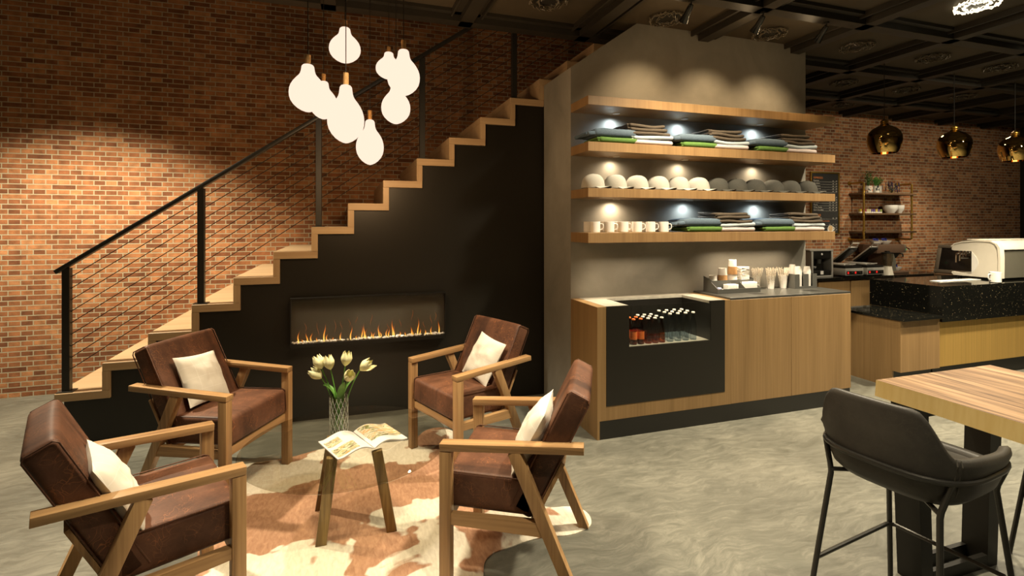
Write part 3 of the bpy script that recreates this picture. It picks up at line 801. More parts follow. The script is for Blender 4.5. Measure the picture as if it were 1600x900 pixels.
# ------------------------------------------------------------------ bulb cluster
BULBS = [(-.181,2.771,2.065,2.308,2.355,.090,'bulb pendant hanging at the stair side of the cluster, beside a smaller one'),
         (-.140,3.672,2.207,2.466,2.514,.090,'far bulb pendant half hidden between two larger glowing ones'),
         (.002,2.711,1.907,2.204,2.264,.090,'largest bulb pendant at the near middle of the cluster'),
         (-.003,3.169,2.451,2.662,2.702,.090,'highest round bulb pendant crossed by the cable of another'),
         (.156,3.532,1.893,2.197,2.258,.090,'lowest bulb pendant hanging over the stair steps'),
         (.290,3.667,2.515,2.706,2.742,.090,'smallest bulb pendant tucked behind a bigger one'),
         (.311,2.908,2.219,2.480,2.530,.090,'bulb pendant with long socket at the wall side of the cluster, overlapping two others'),
         (.303,3.282,2.129,2.388,2.449,.090,'bulb pendant whose neck is hidden behind the one above it')]
for i, (x,y,zb,zn,zc,r,lab) in enumerate(BULBS):
    t = thing('bulb_pendant', 'glowing ' + lab, 'pendant lamp', (x,y,zb), 0, 'glowing bulb pendants over the lounge')
    h = zn - zb
    prof = [(f*r, q*h) for q, f in ((0,0),(.012,.16),(.04,.36),(.09,.58),(.16,.78),(.24,.92),(.32,.985),(.40,1.0),(.48,.975),(.56,.90),(.63,.79),(.70,.64),(.755,.50),(.80,.42),(.85,.375),(.91,.35),(.955,.33),(.985,.26),(1.0,.14),(1.0,0))]
    b = B(); b.lathe(prof, seg=32); b.build('glass_globe', M['bulb'], t, ang=70)
    b = B(); b.lathe([(0,h-.002),(.0135,h-.002),(.0135,zc-zb),(0,zc-zb)], seg=16); b.build('socket', M['cork'], t)
    b = B(); b.cyl((0,0,zc-zb),(0,0,CEIL-zb), .0022, seg=6); b.build('cable', M['wire'], t)
    b = B(); b.lathe([(0,CEIL-zb),(.03,CEIL-zb),(.03,CEIL-zb-.02),(0,CEIL-zb-.02)], seg=16); b.build('canopy', M['metal'], t)

# ------------------------------------------------------------------ wall shelves and goods
SH = [(2.358,2.424),(2.024,2.092),(1.692,1.757),(1.360,1.434)]
SL = ['topmost empty floating walnut shelf with lights beneath it','second floating walnut shelf, carrying six stacks of folded clothes','third floating walnut shelf, carrying a row of caps','lowest floating walnut shelf, carrying mugs and four stacks of clothes']
LEDX = [[2.0,2.63,3.4],[2.0,2.63,3.4],[2.0,2.68,3.42],[3.2]]
for i, (z0, z1) in enumerate(SH):
    t = thing('wall_shelf', SL[i], 'shelf', (1.6563,3.5925,z0), 0, 'floating shelves on the concrete wall')
    b = B(); b.box(1.6563, 4.0155, 3.298, 3.5925, z0, z1, .0015, seg=1); b.build('shelf_board', M['shelf_z'], t, True)
    for x in LEDX[i]:
        b = B(); b.lathe([(0,-.001),(.028,-.001),(.028,-.006),(.022,-.006),(.020,-.0025),(0,-.0025)], (x,3.50,z0), 20); b.build('downlight', M['steel'], t, True)

def garment(name, mat, label, cat, x, y, z, w, d, h, seed, group=None, style='flat'):
    """one folded cloth: soft rounded slab; rolled ones show nested folds at their end"""
    b = B(); rnd = random.Random(seed)
    if style == 'roll':
        b.rbox(w/2-.02, d/2-.004, h*.48, h*.42, (0,0,h*.10), Matrix.Translation((.018,0,h*.5)), n=10)
        for k, (dx, hz, zc) in enumerate(((-.004,.30,.36),(-.016,.20,.30),(-.022,.11,.27))):
            b.rbox(.05, d/2-.012-.012*k, h*hz, h*hz*.8, (0,0,0), Matrix.Translation((-w/2+.045+dx, rnd.uniform(-.004,.004), h*zc+.002)) @ Matrix.Rotation(-.10,4,'Y'), wob=.004, seed=seed+k, n=6)
    else:
        b.rbox(w/2, d/2, h*.48, h*.44, (0,0,h*.10), Matrix.Translation((0,0,h*.5)), n=10)
        for k in range(2):
            b.rbox(.03, d/2-.01, h*.2, h*.16, (0,0,0), Matrix.Translation((-w/2+.018-.008*k, rnd.uniform(-.006,.006), h*(.28+.4*k))), wob=.003, seed=seed+k, n=5)
    am = {'flat':.004, 'roll':.004, 'wavy':.011}[style]
    for v in b.bm.verts:
        u = v.co.x/(w/2)
        dz = am*noise.noise(V((v.co.x*6+seed*3.3, v.co.y*6, 0))) + (.010*u*u - .006*abs(u)**3 if style == 'wavy' else 0)
        if style == 'roll': dz -= .020*max(0, -u-.35)*(v.co.z/h)
        v.co.z += dz*(1 if style == 'wavy' else v.co.z/h)
        v.co.y += am*.8*noise.noise(V((v.co.x*7, seed*2.1, 3))) 
    lo = min(v.co.z for v in b.bm.verts)
    for v in b.bm.verts: v.co.z += .0005 - lo if style != 'wavy' else .002
    return solo(b, name, mat, label, cat, group, (x,y,z), ang=60)
def stack_a(x, y, z, lab, seed, g):
    garment('folded_trousers', M['green'], 'folded green cloth under the blue-grey one, ' + lab, 'clothing', x+.045, y, z, .32, .24, .040, seed, g)
    garment('folded_jeans', M['denim'], 'rolled blue-grey denim on top of green cloth, ' + lab, 'clothing', x, y, z+.040, .40, .25, .062, seed+1, g, 'roll')
def stack_b(x, y, z, lab, seed, g):
    garment('folded_shirt', M['blush'], 'pale pink folded shirt at the bottom of ' + lab, 'clothing', x+.01, y, z, .345, .24, .036, seed, g)
    garment('folded_shirt', M['paleblue'], 'pale blue folded shirt above the pink one in ' + lab, 'clothing', x+.012, y, z+.036, .35, .24, .030, seed+1, g, 'wavy')
    for k in range(3):
        garment('folded_sweater', M['taupe'], ['lowest','middle','topmost'][k] + ' taupe folded sweater in ' + lab, 'clothing', x-.010-.014*k, y, z+.068+.0275*k, .335-.014*k, .24-.008*k, .027, seed+2+k, g, 'wavy')
g = 'folded clothes on the second shelf'
for k in range(3):
    stack_a(1.872+.722*k, 3.425, SH[1][1], ORD[k] + ' blue-green stack on the second shelf', 10+10*k, g)
    stack_b(2.20+.722*k, 3.425, SH[1][1], ORD[k] + ' taupe stack on the second shelf', 100+10*k, g)
g = 'folded clothes on the lowest shelf'
for k in range(2):
    stack_a(2.645+.745*k, 3.425, SH[3][1], ORD[k] + ' blue-green stack on the lowest shelf', 210+10*k, g)
    stack_b(2.985+.745*k, 3.425, SH[3][1], ORD[k] + ' taupe stack on the lowest shelf', 310+10*k, g)

def make_cap(mat, label, loc, rz, group):
    t = thing('baseball_cap', label, 'cap', loc, rz, group)
    b = B()
    def dome(u, v):
        a = 2*pi*u; e = v*pi/2
        r = .083*cos(e)**.72 if e < pi/2 else 0
        return V((r*cos(a)*.96, r*sin(a)*1.08, .010 + .106*sin(e)**.85))
    b.grid(dome, 32, 12, cu=True)
    bmesh.ops.remove_doubles(b.bm, verts=b.bm.verts, dist=.0004)
    b.build('crown_panel', mat, t, ang=80)
    b = B()
    for dz in (0.003, .0):
        def brim(u, v, dz=dz):
            a = radians(-62 + 124*u); r0 = .078
            p0 = V((r0*sin(a)*.96, r0*cos(a)*1.08, 0)); p1 = V((.085*sin(a)*.93, .132*cos(a)**.75+.012, 0))
            p = p0.lerp(p1, v); p.z = .016 + dz - .017*(p.x/.07)**2*v
            return p
        b.grid(brim, 20, 6)
    o = b.build('brim', [mat, M['brimunder']], t, ang=60)
    nf = len(o.data.polygons)
    for k, p in enumerate(o.data.polygons): p.material_index = 0 if k < nf//2 else 1
    b = B(); b.lathe([(0,.1155),(.006,.1155),(.005,.1195),(0,.120)], seg=10); b.build('top_button', mat, t)
    return t
CX = [1.765 + .189*k for k in range(12)]
w0 = g0 = None
for k, x in enumerate(CX):
    loc = (x, 3.435, SH[2][1]); wt = k < 6; rz = radians(-140) + random.uniform(-.06,.06)
    lab = ('white' if wt else 'grey') + ' baseball cap, ' + ORD[k % 6] + (' of the white ones' if wt else ' of the grey ones') + ' on the third shelf'
    gr = ('white' if wt else 'grey') + ' caps on the third shelf'
    if wt:
        if w0 is None: w0 = make_cap(M['capwhite'], lab, loc, rz, gr)
        else: dup(w0, loc, rz, lab, gr)
    else:
        if g0 is None: g0 = make_cap(M['capgrey'], lab, loc, rz, gr)
        else: dup(g0, loc, rz, lab, gr)

def make_mug(label, loc, rz, group, s=1.0):
    t = thing('coffee_mug', label, 'mug', loc, rz, group)
    b = B(); b.lathe([(0,0),(.034*s,0),(.037*s,.004*s),(.037*s,.080*s),(.0358*s,.081*s),(.034*s,.079*s),(.034*s,.008*s),(0,.007*s)], seg=28); b.build('mug_body', M['white'], t)
    b = B(); b.tube([(.036*s,0,.064*s),(.050*s,0,.066*s),(.059*s,0,.056*s),(.060*s,0,.040*s),(.054*s,0,.026*s),(.036*s,0,.020*s)], .0042*s, 8); b.build('handle', M['white'], t)
    return t
m0 = None
for row, yy in ((0,3.40),(1,3.51)):
    for k in range(6):
        lab = 'white mug, ' + ORD[k] + ' in the ' + ('front' if row == 0 else 'rear') + ' row on the lowest shelf'
        loc = (1.765 + .119*k, yy, SH[3][1])
        if m0 is None: m0 = make_mug(lab, loc, radians(-25), 'white mugs on the lowest shelf')
        else: dup(m0, loc, radians(-25), lab)

# ------------------------------------------------------------------ drinks counter
CX0, CX1, CY0, CY1, CZ, CP = 1.6554, 4.0179, 3.1557, 3.5915, .9205, .1287
KX0, KX1 = 1.724, 2.731      # cooler front, left and right edge
def counter():
    t = thing('drinks_counter', 'oak veneer drinks counter with black plinth below the floating shelves', 'counter', (CX0,CY0,0))
    b = B(); b.box(CX0+.012, CX1-.012, CY0+.001, CY1, 0, CP); b.build('plinth', M['plinth'], t, True, smooth=False)
    b = B(); b.box(CX0, CX0+.018, CY0, CY1, 0, CZ); b.build('end_panel', M['veneer_z'], t, True, smooth=False)
    b = B(); b.box(CX0+.018, KX0, CY0, CY0+.02, CP, CZ); b.box(KX0, KX1, CY0, CY0+.02, CP, .262-.035); b.box(KX1, KX1+.055, CY0, CY0+.02, CP, CZ)
    b.box(CX0+.018, KX0, CY0+.02, CY1, CZ-.02, CZ); b.box(KX1, KX1+.055, CY0+.02, CY1, CZ-.02, CZ)
    b.build('face_frame', M['veneer_z'], t, True, smooth=False)
    xs = [KX1+.055, 3.378, CX1]
    for i in range(2):
        b = B(); b.box(xs[i]+.0015, xs[i+1]-.0015, CY0, CY0+.02, CP, CZ-.003, .001, seg=1); b.build('door', M['veneer_z'], t, True)
    b = B(); b.box(CX1-.018, CX1, CY0+.02, CY1, CP, CZ-.003); b.build('side_panel', M['veneer_z'], t, True, smooth=False)
    b = B(); b.box(KX1+.055, CX1, CY0+.004, CY1, CZ-.003, CZ+.014, .001, seg=1); wt = b.build('worktop', M['stone'], t, True)
    for x in (3.16, 3.74):
        b = B(); b.box(x-.055, x+.055, 3.25, 3.34, CZ+.0142, CZ+.0148); b.build('waste_opening', M['black'], wt, True, smooth=False)
    c = thing('bottle_cooler', 'black open-top bottle cooler built into the oak drinks counter', 'cooler', (KX0,CY0,.262))
    wx0, wx1, wz = 1.906, 2.602, .626
    zt = CZ + .001; yb = 3.50; zk = .228; kx0, kx1 = KX0+.001, KX1-.001
    b = B(); b.box(kx0, wx0, CY0-.002, CY0+.018, zk, zt); b.box(wx0, wx1, CY0-.002, CY0+.018, zk, wz); b.box(wx1, kx1, CY0-.002, CY0+.018, zk, zt)
    b.build('front_panel', M['blackwall'], c, True, smooth=False)
    b = B(); b.box(kx0, wx0, CY0+.018, CY1-.002, zt-.02, zt); b.box(wx1, kx1, CY0+.018, CY1-.002, zt-.02, zt); b.box(wx0, wx1, yb, CY1-.002, zt-.02, zt)
    b.build('top_deck', M['deck'], c, True, smooth=False)
    b = B(); b.box(wx0-.006, wx0, CY0+.018, yb, wz-.01, zt-.02); b.box(wx1, wx1+.006, CY0+.018, yb, wz-.01, zt-.02); b.box(wx0-.006, wx1+.006, yb, yb+.006, wz-.01, zt-.02)
    b.build('inner_lining', M['black'], c, True, smooth=False)
    b = B(); b.box(wx0, wx1, CY0+.018, yb, wz-.02, wz-.0005)
    b.build('bottle_deck', M['deck'], c, True, smooth=False)
    b = B(); b.box(wx0, wx1, CY0+.004, CY0+.008, wz, zt-.004); b.build('glass_pane', M['clear'], c, True, smooth=False)
counter()

def make_bottle(kind, label, loc, group):
    t = thing('drink_bottle', label, 'bottle', loc, 0, group)
    h = .186 if kind != 'clear' else .210; r = .0255 if kind != 'clear' else .0245
    g = M['bluebottle'] if kind == 'clear' else M['amber']
    b = B(); b.lathe([(0,0),(r-.002,0),(r,.004),(r,h*.55),(r*.86,h*.64),(.0115,h*.80),(.0105,h*.955),(0,h*.955)], seg=18); b.build('glass_body', g, t, ang=50)
    b = B(); b.lathe([(0,h*.95),(.0135,h*.95),(.0135,h*.985),(.011,h),(0,h)], seg=18); b.build('bottle_cap', M['orangelabel'] if kind == 'label' else M['paper'], t)
    if kind == 'label':
        b = B(); b.lathe([(r+.0004,h*.20),(r+.0004,h*.50)], seg=18); b.build('label', M['orangelabel'], t)
    if kind == 'label':
        b = B(); b.lathe([(0,.004),(r-.003,.004),(r-.003,h*.5),(0,h*.5)], seg=14); b.build('drink', M['beer'], t)
    return t
bz = .626
protos = {}
def bottle(kind, x, y, lab, group):
    if kind in protos: return dup(protos[kind], (x,y,bz), 0, lab, group)
    protos[kind] = make_bottle(kind, lab, (x,y,bz), group)
rows = ['front','middle','rear']
for j, yy in enumerate((3.225,3.295,3.365)):
    for i in range(4):
        bottle('clear', 2.293+.0685*i, yy, 'tall clear white-capped bottle, %s in the %s row of the cooler' % (ORD[i], rows[j]), 'tall clear bottles in the cooler')
for j, yy in enumerate((3.225,3.295,3.365)):
    for i in range(3):
        bottle('amber', 2.1055+.058*i, yy, 'white-capped amber bottle, %s in the %s row of the cooler' % (ORD[i], rows[j]), 'white-capped amber bottles in the cooler')
for i, (x, yy, lab) in enumerate([(1.983,3.225,'first orange-labelled beer bottle in the front row, half behind the cooler edge'),(2.043,3.225,'second orange-labelled beer bottle in the front row of the cooler'),
                                  (1.99,3.295,'orange-labelled beer bottle in the middle row nearest the cooler corner'),(2.047,3.295,'orange-labelled beer bottle in the middle row beside the white caps'),
                                  (1.94,3.365,'orange-labelled beer bottle in the rear row of the cooler')]):
    bottle('label', x, yy, lab, 'orange-labelled beer bottles in the cooler')

def condiments():
    z = CZ + .0145
    x0, x1, y0, y1 = 2.838, 3.269, 3.36, 3.53
    t = thing('condiment_organizer', 'grey two-tier condiment organizer on the drinks counter', 'organizer', (x0,y0,z))
    def side(x):
        return [(y0,z),(y0,z+.038),(y0+.075,z+.085),(y0+.075,z+.105),(y1,z+.13),(y1,z)]
    b = B()
    for x in (x0, x1-.004): b.prism(side(x), 'x', x, x+.004)
    b.build('side_panel', M['plasticgrey'], t, True, smooth=False)
    b = B(); b.box(x0+.004, x1-.004, y0, y0+.004, z, z+.036); b.box(x0+.004, x1-.004, y0+.075, y0+.079, z, z+.098); b.box(x0+.004, x1-.004, y1-.004, y1, z, z+.115)
    b.box(x0+.004, x1-.004, y0+.004, y1-.004, z, z+.006); b.box(x0+.004, x1-.004, y0+.079, y1-.004, z+.06, z+.066)
    b.build('tray', M['plasticgrey'], t, True, smooth=False)
    b = B()
    for f in (.42, .66):
        x = x0 + f*(x1-x0); b.prism([(y0+.004,z+.006),(y0+.004,z+.03),(y0+.075,z+.08),(y0+.075,z+.006)], 'x', x, x+.003)
    b.build('divider', M['plasticgrey'], t, True, smooth=False)
    zt = z + .0665; yy = y0+.125
    def cup(x, zz, lab, sleeve, h=.085, r0=.036, r1=.029):
        c = thing('paper_cup', lab, 'paper cup', (x,yy,zz), 0, 'upside-down paper cups on the organizer')
        b = B(); b.lathe([(r0-.002,0),(r0,.0),(r1,h),(r1-.003,h),(r1-.004,h-.004),(0,h-.004)], seg=24); b.build('cup_body', M['paper'], c)
        if sleeve:
            b = B(); b.lathe([(r0+.0008,.004),(r0+.0008-(r0-r1)*.5,h*.55),(r0-(r0-r1)*.5,h*.55)], seg=24); b.build('sleeve', M['sleeve'], c)
    cup(2.895, zt, 'plain white upside-down paper cup at the end of the organizer', False, .070)
    cup(2.992, zt, 'upside-down paper cup with a kraft sleeve beside the plain white one', True, .128, .040, .031)
    cup(3.092, zt, 'plain white paper cup under the tallest sleeved one', False, .07, .040, .036)
    cup(3.092, zt+.0705, 'sleeved paper cup topping the tallest stack on the organizer', True, .125, .038, .030)
    n0 = None
    for k in range(12):
        loc = (3.20, yy, zt + .0112*k)
        if n0 is None:
            b = B(); b.rbox(.042,.035,.0054,.005); n0 = solo(b, 'paper_napkin', M['paper'], 'square white napkin in the tall stack on the organizer', 'napkin', 'napkins stacked on the organizer', loc)
            for v in n0.data.vertices: v.co.z += .0054
        else:
            o = n0.copy(); COL.objects.link(o); o.location = loc; o.rotation_euler = (0,0,random.uniform(-.06,.06))
    # lower tier
    b = B()
    for k in range(9):
        x = 3.135+.0127*k; b.box(x, x+.0115, y0+.012, y0+.066, z+.0065, z+.082, .003)
    solo(b, 'napkin_bundle', M['paper'], 'upright bundle of white napkins in the lower tier of the organizer', 'napkins', kind='stuff')
    pk = None
    for k in range(10):
        x = 2.955 + .0105*k
        if pk is None:
            b = B(); b.box(-.0045,.0045,-.028,.028,0,.062,.002); pk = solo(b, 'sugar_packet', M['paper'], 'white sugar packet standing in the lower tier of the organizer', 'packet', 'white sugar packets', (x,y0+.04,z+.0065))
        else:
            o = pk.copy(); COL.objects.link(o); o.location = (x,y0+.04+random.uniform(-.004,.004),z+.0065)
    for k, (x, yy2, zz, mt, lab) in enumerate([(2.87,.02,.0065,'pink','pink sweetener packet at the front corner'),(2.895,.05,.02,'bluepk','pale blue sweetener packet behind the pink ones'),(2.905,.02,.0065,'pink','second pink sweetener packet'),
                                      (2.925,.045,.0065,'paper','white sweetener packet lying among coloured ones'),(2.935,.018,.0065,'greenpk','green sweetener packet'),(2.875,.05,.0065,'pink','pink sweetener packet at the back corner')]):
        b = B(); b.rbox(.016,.013,.012,.008, wob=.003, seed=k); o = solo(b, 'sweetener_packet', M[mt], lab + ' of the organizer tray', 'packet', 'coloured sweetener packets', (x, y0+yy2, z+zz+.012))
    # straw cups
    for k, x in enumerate((3.41, 3.514, 3.655)):
        yy3 = 3.50 if k else 3.55
        t = thing('straw_cup', ORD[k] + ' white octagonal straw cup from the organizer on the drinks counter', 'straw holder', (x,yy3,z), 0, 'straw cups on the drinks counter')
        b = B(); b.lathe([(0,0),(.026,0),(.035,.112),(.033,.112),(.0245,.006),(0,.006)], seg=8); b.build('cup_body', M['white'], t, ang=20)
        b = B(); rnd = random.Random(k)
        for q in range(34):
            a = rnd.uniform(0,2*pi); rr = sqrt(rnd.uniform(0,1)); h = rnd.uniform(.165,.185)
            b.cyl((.020*rr*cos(a),.020*rr*sin(a),.008), (.054*rr*cos(a),.054*rr*sin(a),h), .0026, seg=5)
        o = b.build('straws', M['straw'], t); o['kind'] = 'stuff'
    # cup dispenser
    dx0, dx1, dy0, dy1, dh = 3.70, 3.95, 3.42, 3.565, .125
    t = thing('cup_dispenser', 'dark grey counter-top cup dispenser with slotted front beside the straw cups', 'dispenser', (dx0,dy0,z))
    b = B(); b.box(dx0, dx0+.052, dy0, dy0+.004, z, z+dh); b.box(dx0+.098, dx0+.154, dy0, dy0+.004, z, z+dh); b.box(dx0+.20, dx1, dy0, dy0+.004, z, z+dh)
    b.box(dx0+.052, dx0+.098, dy0, dy0+.004, z, z+.018); b.box(dx0+.154, dx0+.20, dy0, dy0+.004, z, z+.018); b.box(dx0, dx1, dy1-.004, dy1, z, z+dh); b.box(dx0, dx0+.004, dy0+.004, dy1-.004, z, z+dh); b.box(dx1-.004, dx1, dy0+.004, dy1-.004, z, z+dh)
    b.box(dx0+.004, dx1-.004, dy0+.004, dy1-.004, z, z+.004)
    b.build('housing', M['plasticgrey'], t, True, smooth=False)
    for k, (x, yy4, hh, lab) in enumerate([(dx0+.075,dy0+.037,.185,'white nested cup stack in the first slot of the dispenser'),(dx0+.177,dy0+.037,.182,'white nested cup stack in the second slot of the dispenser'),(dx0+.09,dy1-.035,.195,'white nested cup stack at the back of the dispenser')]):
        b = B(); prof = [(0,0),(.028,0)]
        n = 9
        for q in range(n): prof += [(.0305, .014*q+.002), (.0295, .014*q+.013)]
        prof += [(.0305,.14),(.0235,hh),(0,hh)]
        b.lathe(prof, seg=22); solo(b, 'cup_stack', M['paper'], lab, 'paper cups', 'cup stacks in the dispenser', (x,yy4,z+.005))
def mat_straw():
    m, t, out = nt('striped_straw'); p = pbsdf(t, out, (.7,.62,.5), .6)
    n = N(t, 'ShaderNodeTexNoise', Scale=140.0, Detail=1.0); L(t, coords(t), n.inputs['Vector'])
    r = ramp(t, n.outputs['Fac'], [(.35,(.45,.36,.25)),(.5,(.74,.68,.56)),(.65,(.84,.79,.68))]); L(t, r.outputs[0], p.inputs['Base Color'])
    return m
M['straw'] = mat_straw()
condiments()

# ------------------------------------------------------------------ serving bar
def bar():
    t = thing('low_counter', 'low oak counter with a black granite top at the end of the serving bar', 'counter', (4.755,3.25,0))
    x0, x1, y0, y1 = 4.755, 5.268, 3.262, 3.90
    b = B(); b.prism([(y0,.155),(y0,.622),(y1,.622),(y1,0),(y0+.075,0),(y0+.075,.155)], 'x', x0, x0+.02); b.build('end_panel', M['veneer_z'], t, True, smooth=False)
    b = B(); b.box(x0+.02, x1, y0, y0+.02, .155, .622); b.build('front_panel', M['veneer_z'], t, True, smooth=False)
    b = B(); b.box(x0+.02, x1, y0+.075, y0+.09, 0, .155); b.build('toe_kick', M['plinth'], t, True, smooth=False)
    b = B(); b.box(x0-.012, 5.268, y0-.04, y1, .622, .645, .001, seg=1); b.build('worktop', M['granite'], t, True)
    t = thing('serving_bar', 'serving bar with speckled black granite top and brushed gold front', 'bar counter', (5.27,3.24,0))
    X0, X1, Y0, Y1 = 5.27, 8.4, 3.243, 3.93
    b = B(); b.box(X0, X1, Y0, Y1, .885, .915); b.box(X0, X1, Y0, Y0+.04, .583, .885); b.box(X0, X0+.04, Y0+.04, Y1, .6455, .885)
    b.build('granite_top', M['granite'], t, True, smooth=False)
    b = B(); b.box(5.27, X1, 3.285, 3.31, .155, .583); b.build('gold_panel', M['gold'], t, True, smooth=False)
    b = B(); b.box(5.292, X1, 3.34, 3.36, 0, .155); b.build('toe_kick', M['plinth'], t, True, smooth=False)
    # back counter along the brick wall
    t = thing('back_counter', 'long oak back counter with black worktop against the brick wall', 'counter', (4.6,4.95,0))
    b = B(); b.box(4.6, 8.09, 4.95, YB-.005, .765, .80, .001, seg=1); b.build('worktop', M['granite'], t, True)
    b = B(); b.box(4.62, 8.05, 5.0, YB-.005, .0, .765); b.build('carcass', M['veneer_z'], t, True, smooth=False)
    for k in range(6):
        xa = 4.64 + .565*k
        b = B(); b.box(xa+.012, xa+.553, 4.985, 4.9995, .10, .745, .001, seg=1); b.build('door', M['veneer_z'], t, True)
    t = thing('cross_counter', 'dark side counter joining the back counter beneath the tilted screen', 'counter', (7.9,4.1,0))
    b = B(); b.box(7.86, 8.6, 3.98, 4.945, 0, .80, .002, seg=1); b.build('counter_body', M['darkwood'], t, True)
bar()

def espresso():
    z = .9155; X0, X1 = 6.387, 7.32; Y0, Y1 = 3.40, 3.836
    t = thing('espresso_machine', 'large cream espresso machine standing on the granite serving bar', 'espresso machine', (X0,Y0,z))
    cheek = [(Y0+.012,z+.02),(Y0,z+.06),(Y0-.004,1.15),(Y0+.006,1.24),(Y0+.03,1.285),(Y0+.08,1.312),(Y0+.20,1.316),(Y0+.33,1.30),(Y1-.03,1.275),(Y1,1.245),(Y1,1.212),(Y1-.02,1.205),(3.647,1.205),(3.647,.965),(3.70,.958),(Y1,.972),(Y1,z+.04),(Y1-.02,z+.02)]
    for xa, xb in ((X0,X0+.05),(X1-.05,X1)):
        b = B(); b.prism(cheek, 'x', xa, xb); b.build('end_cheek', M['machinewhite'], t, True, ang=25)
    lens = [(3.646, 1.20),(3.646,.965)] + [(3.646-.062*sin(pi*q), .965+.235*q) for q in (.08,.2,.35,.5,.65,.8,.92)]
    b = B(); b.prism(lens, 'x', X0-.003, X0+.0005); b.build('cheek_inlay', M['white'], t, True, smooth=False)
    shell = [(Y0-.008,1.232),(Y0-.002,1.25),(Y0+.027,1.292),(Y0+.08,1.322),(Y0+.20,1.327),(Y0+.33,1.31),(Y1-.025,1.284),(Y1+.008,1.248),(Y1-.006,1.245),(Y1-.03,1.272),(Y0+.33,1.296),(Y0+.20,1.311),(Y0+.08,1.307),(Y0+.036,1.282),(Y0+.012,1.245),(Y0+.004,1.232)]
    b = B(); b.prism(shell, 'x', X0-.006, X1+.006); b.build('top_shell', M['machinewhite'], t, True, ang=30)
    b = B(); b.prism([(Y0-.010,z+.02),(Y0-.012,1.15),(Y0-.006,1.25),(Y0+.022,1.298),(Y0+.034,1.285),(Y0+.014,1.24),(Y0+.008,1.15),(Y0+.01,z+.02)], 'x', X0-.012, X0+.055); b.build('corner_pillar', M['machinewhite'], t, True, ang=30)
    b = B(); b.box(X0+.055, X1-.055, Y0+.012, 3.645, z+.02, 1.20); b.prism([(Y0+.012,1.20),(Y0+.02,1.24),(Y0+.05,1.28),(Y0+.2,1.30),(3.645,1.29),(3.645,1.20)], 'x', X0+.055, X1-.055); b.build('machine_body', M['machinegrey'], t, True, smooth=False)
    b = B(); b.prism([(3.646,1.21),(3.646,1.285),(Y1-.03,1.268),(Y1-.005,1.245),(Y1-.005,1.21)], 'x', X0+.05, X1-.05); b.build('brew_hood', M['machinewhite'], t, True, smooth=False)
    b = B(); b.box(X0+.05, X1-.05, 3.646, Y1-.003, z+.02, .957, .004); b.build('drip_tray', M['machinewhite'], t, True)
    b = B()
    for k in range(5): b.box(X0+.03+.18*k, X0+.17+.18*k, Y0+.09, Y0+.31, 1.3265, 1.334, .003)
    b.build('cup_warmer', M['machinewhite'], t, True)
    for k, (xx, yy, zb) in enumerate([(6.45,3.825,1.07),(6.45,3.79,1.09),(6.45,3.76,1.145),(6.45,3.73,1.145)]):
        b = B(); b.tube([(xx,yy-.03,1.212),(xx,yy-.03,1.185),(xx,yy-.012,1.172),(xx,yy,1.165),(xx,yy+.002,1.145),(xx,yy+.004,zb)], .008, 8); b.build('steam_wand', M['chrome'], t, True)
    for k in range(3):
        xx = 6.60+.24*k
        b = B(); b.lathe([(0,0),(.036,0),(.036,.05),(0,.05)], (xx,3.72,1.13), 16); b.cyl((xx,3.75,1.125),(xx,3.87,1.118),.011,.014,8); b.build('portafilter', M['chrome'], t, True)
    for (x,yy) in [(X0+.05,Y0+.05),(X0+.05,Y1-.05),(X1-.05,Y0+.05),(X1-.05,Y1-.05)]:
        b = B(); b.lathe([(0,0),(.02,0),(.02,.0205),(0,.0205)], (x,yy,z), 12); b.build('rubber_foot', M['metal'], t, True)
    b = B(); b.box(5.66, 6.28, 3.50, 3.60, z, z+.006, .002); solo(b, 'thin_white_plate', M['white'], 'flat white plate lying in front of the espresso machine', 'tray')  # thin flat white plate on the bar top
    make_mug('white coffee mug on the serving bar beside the espresso machine', (6.15,3.31,z), radians(165), None, 1.28)
espresso()

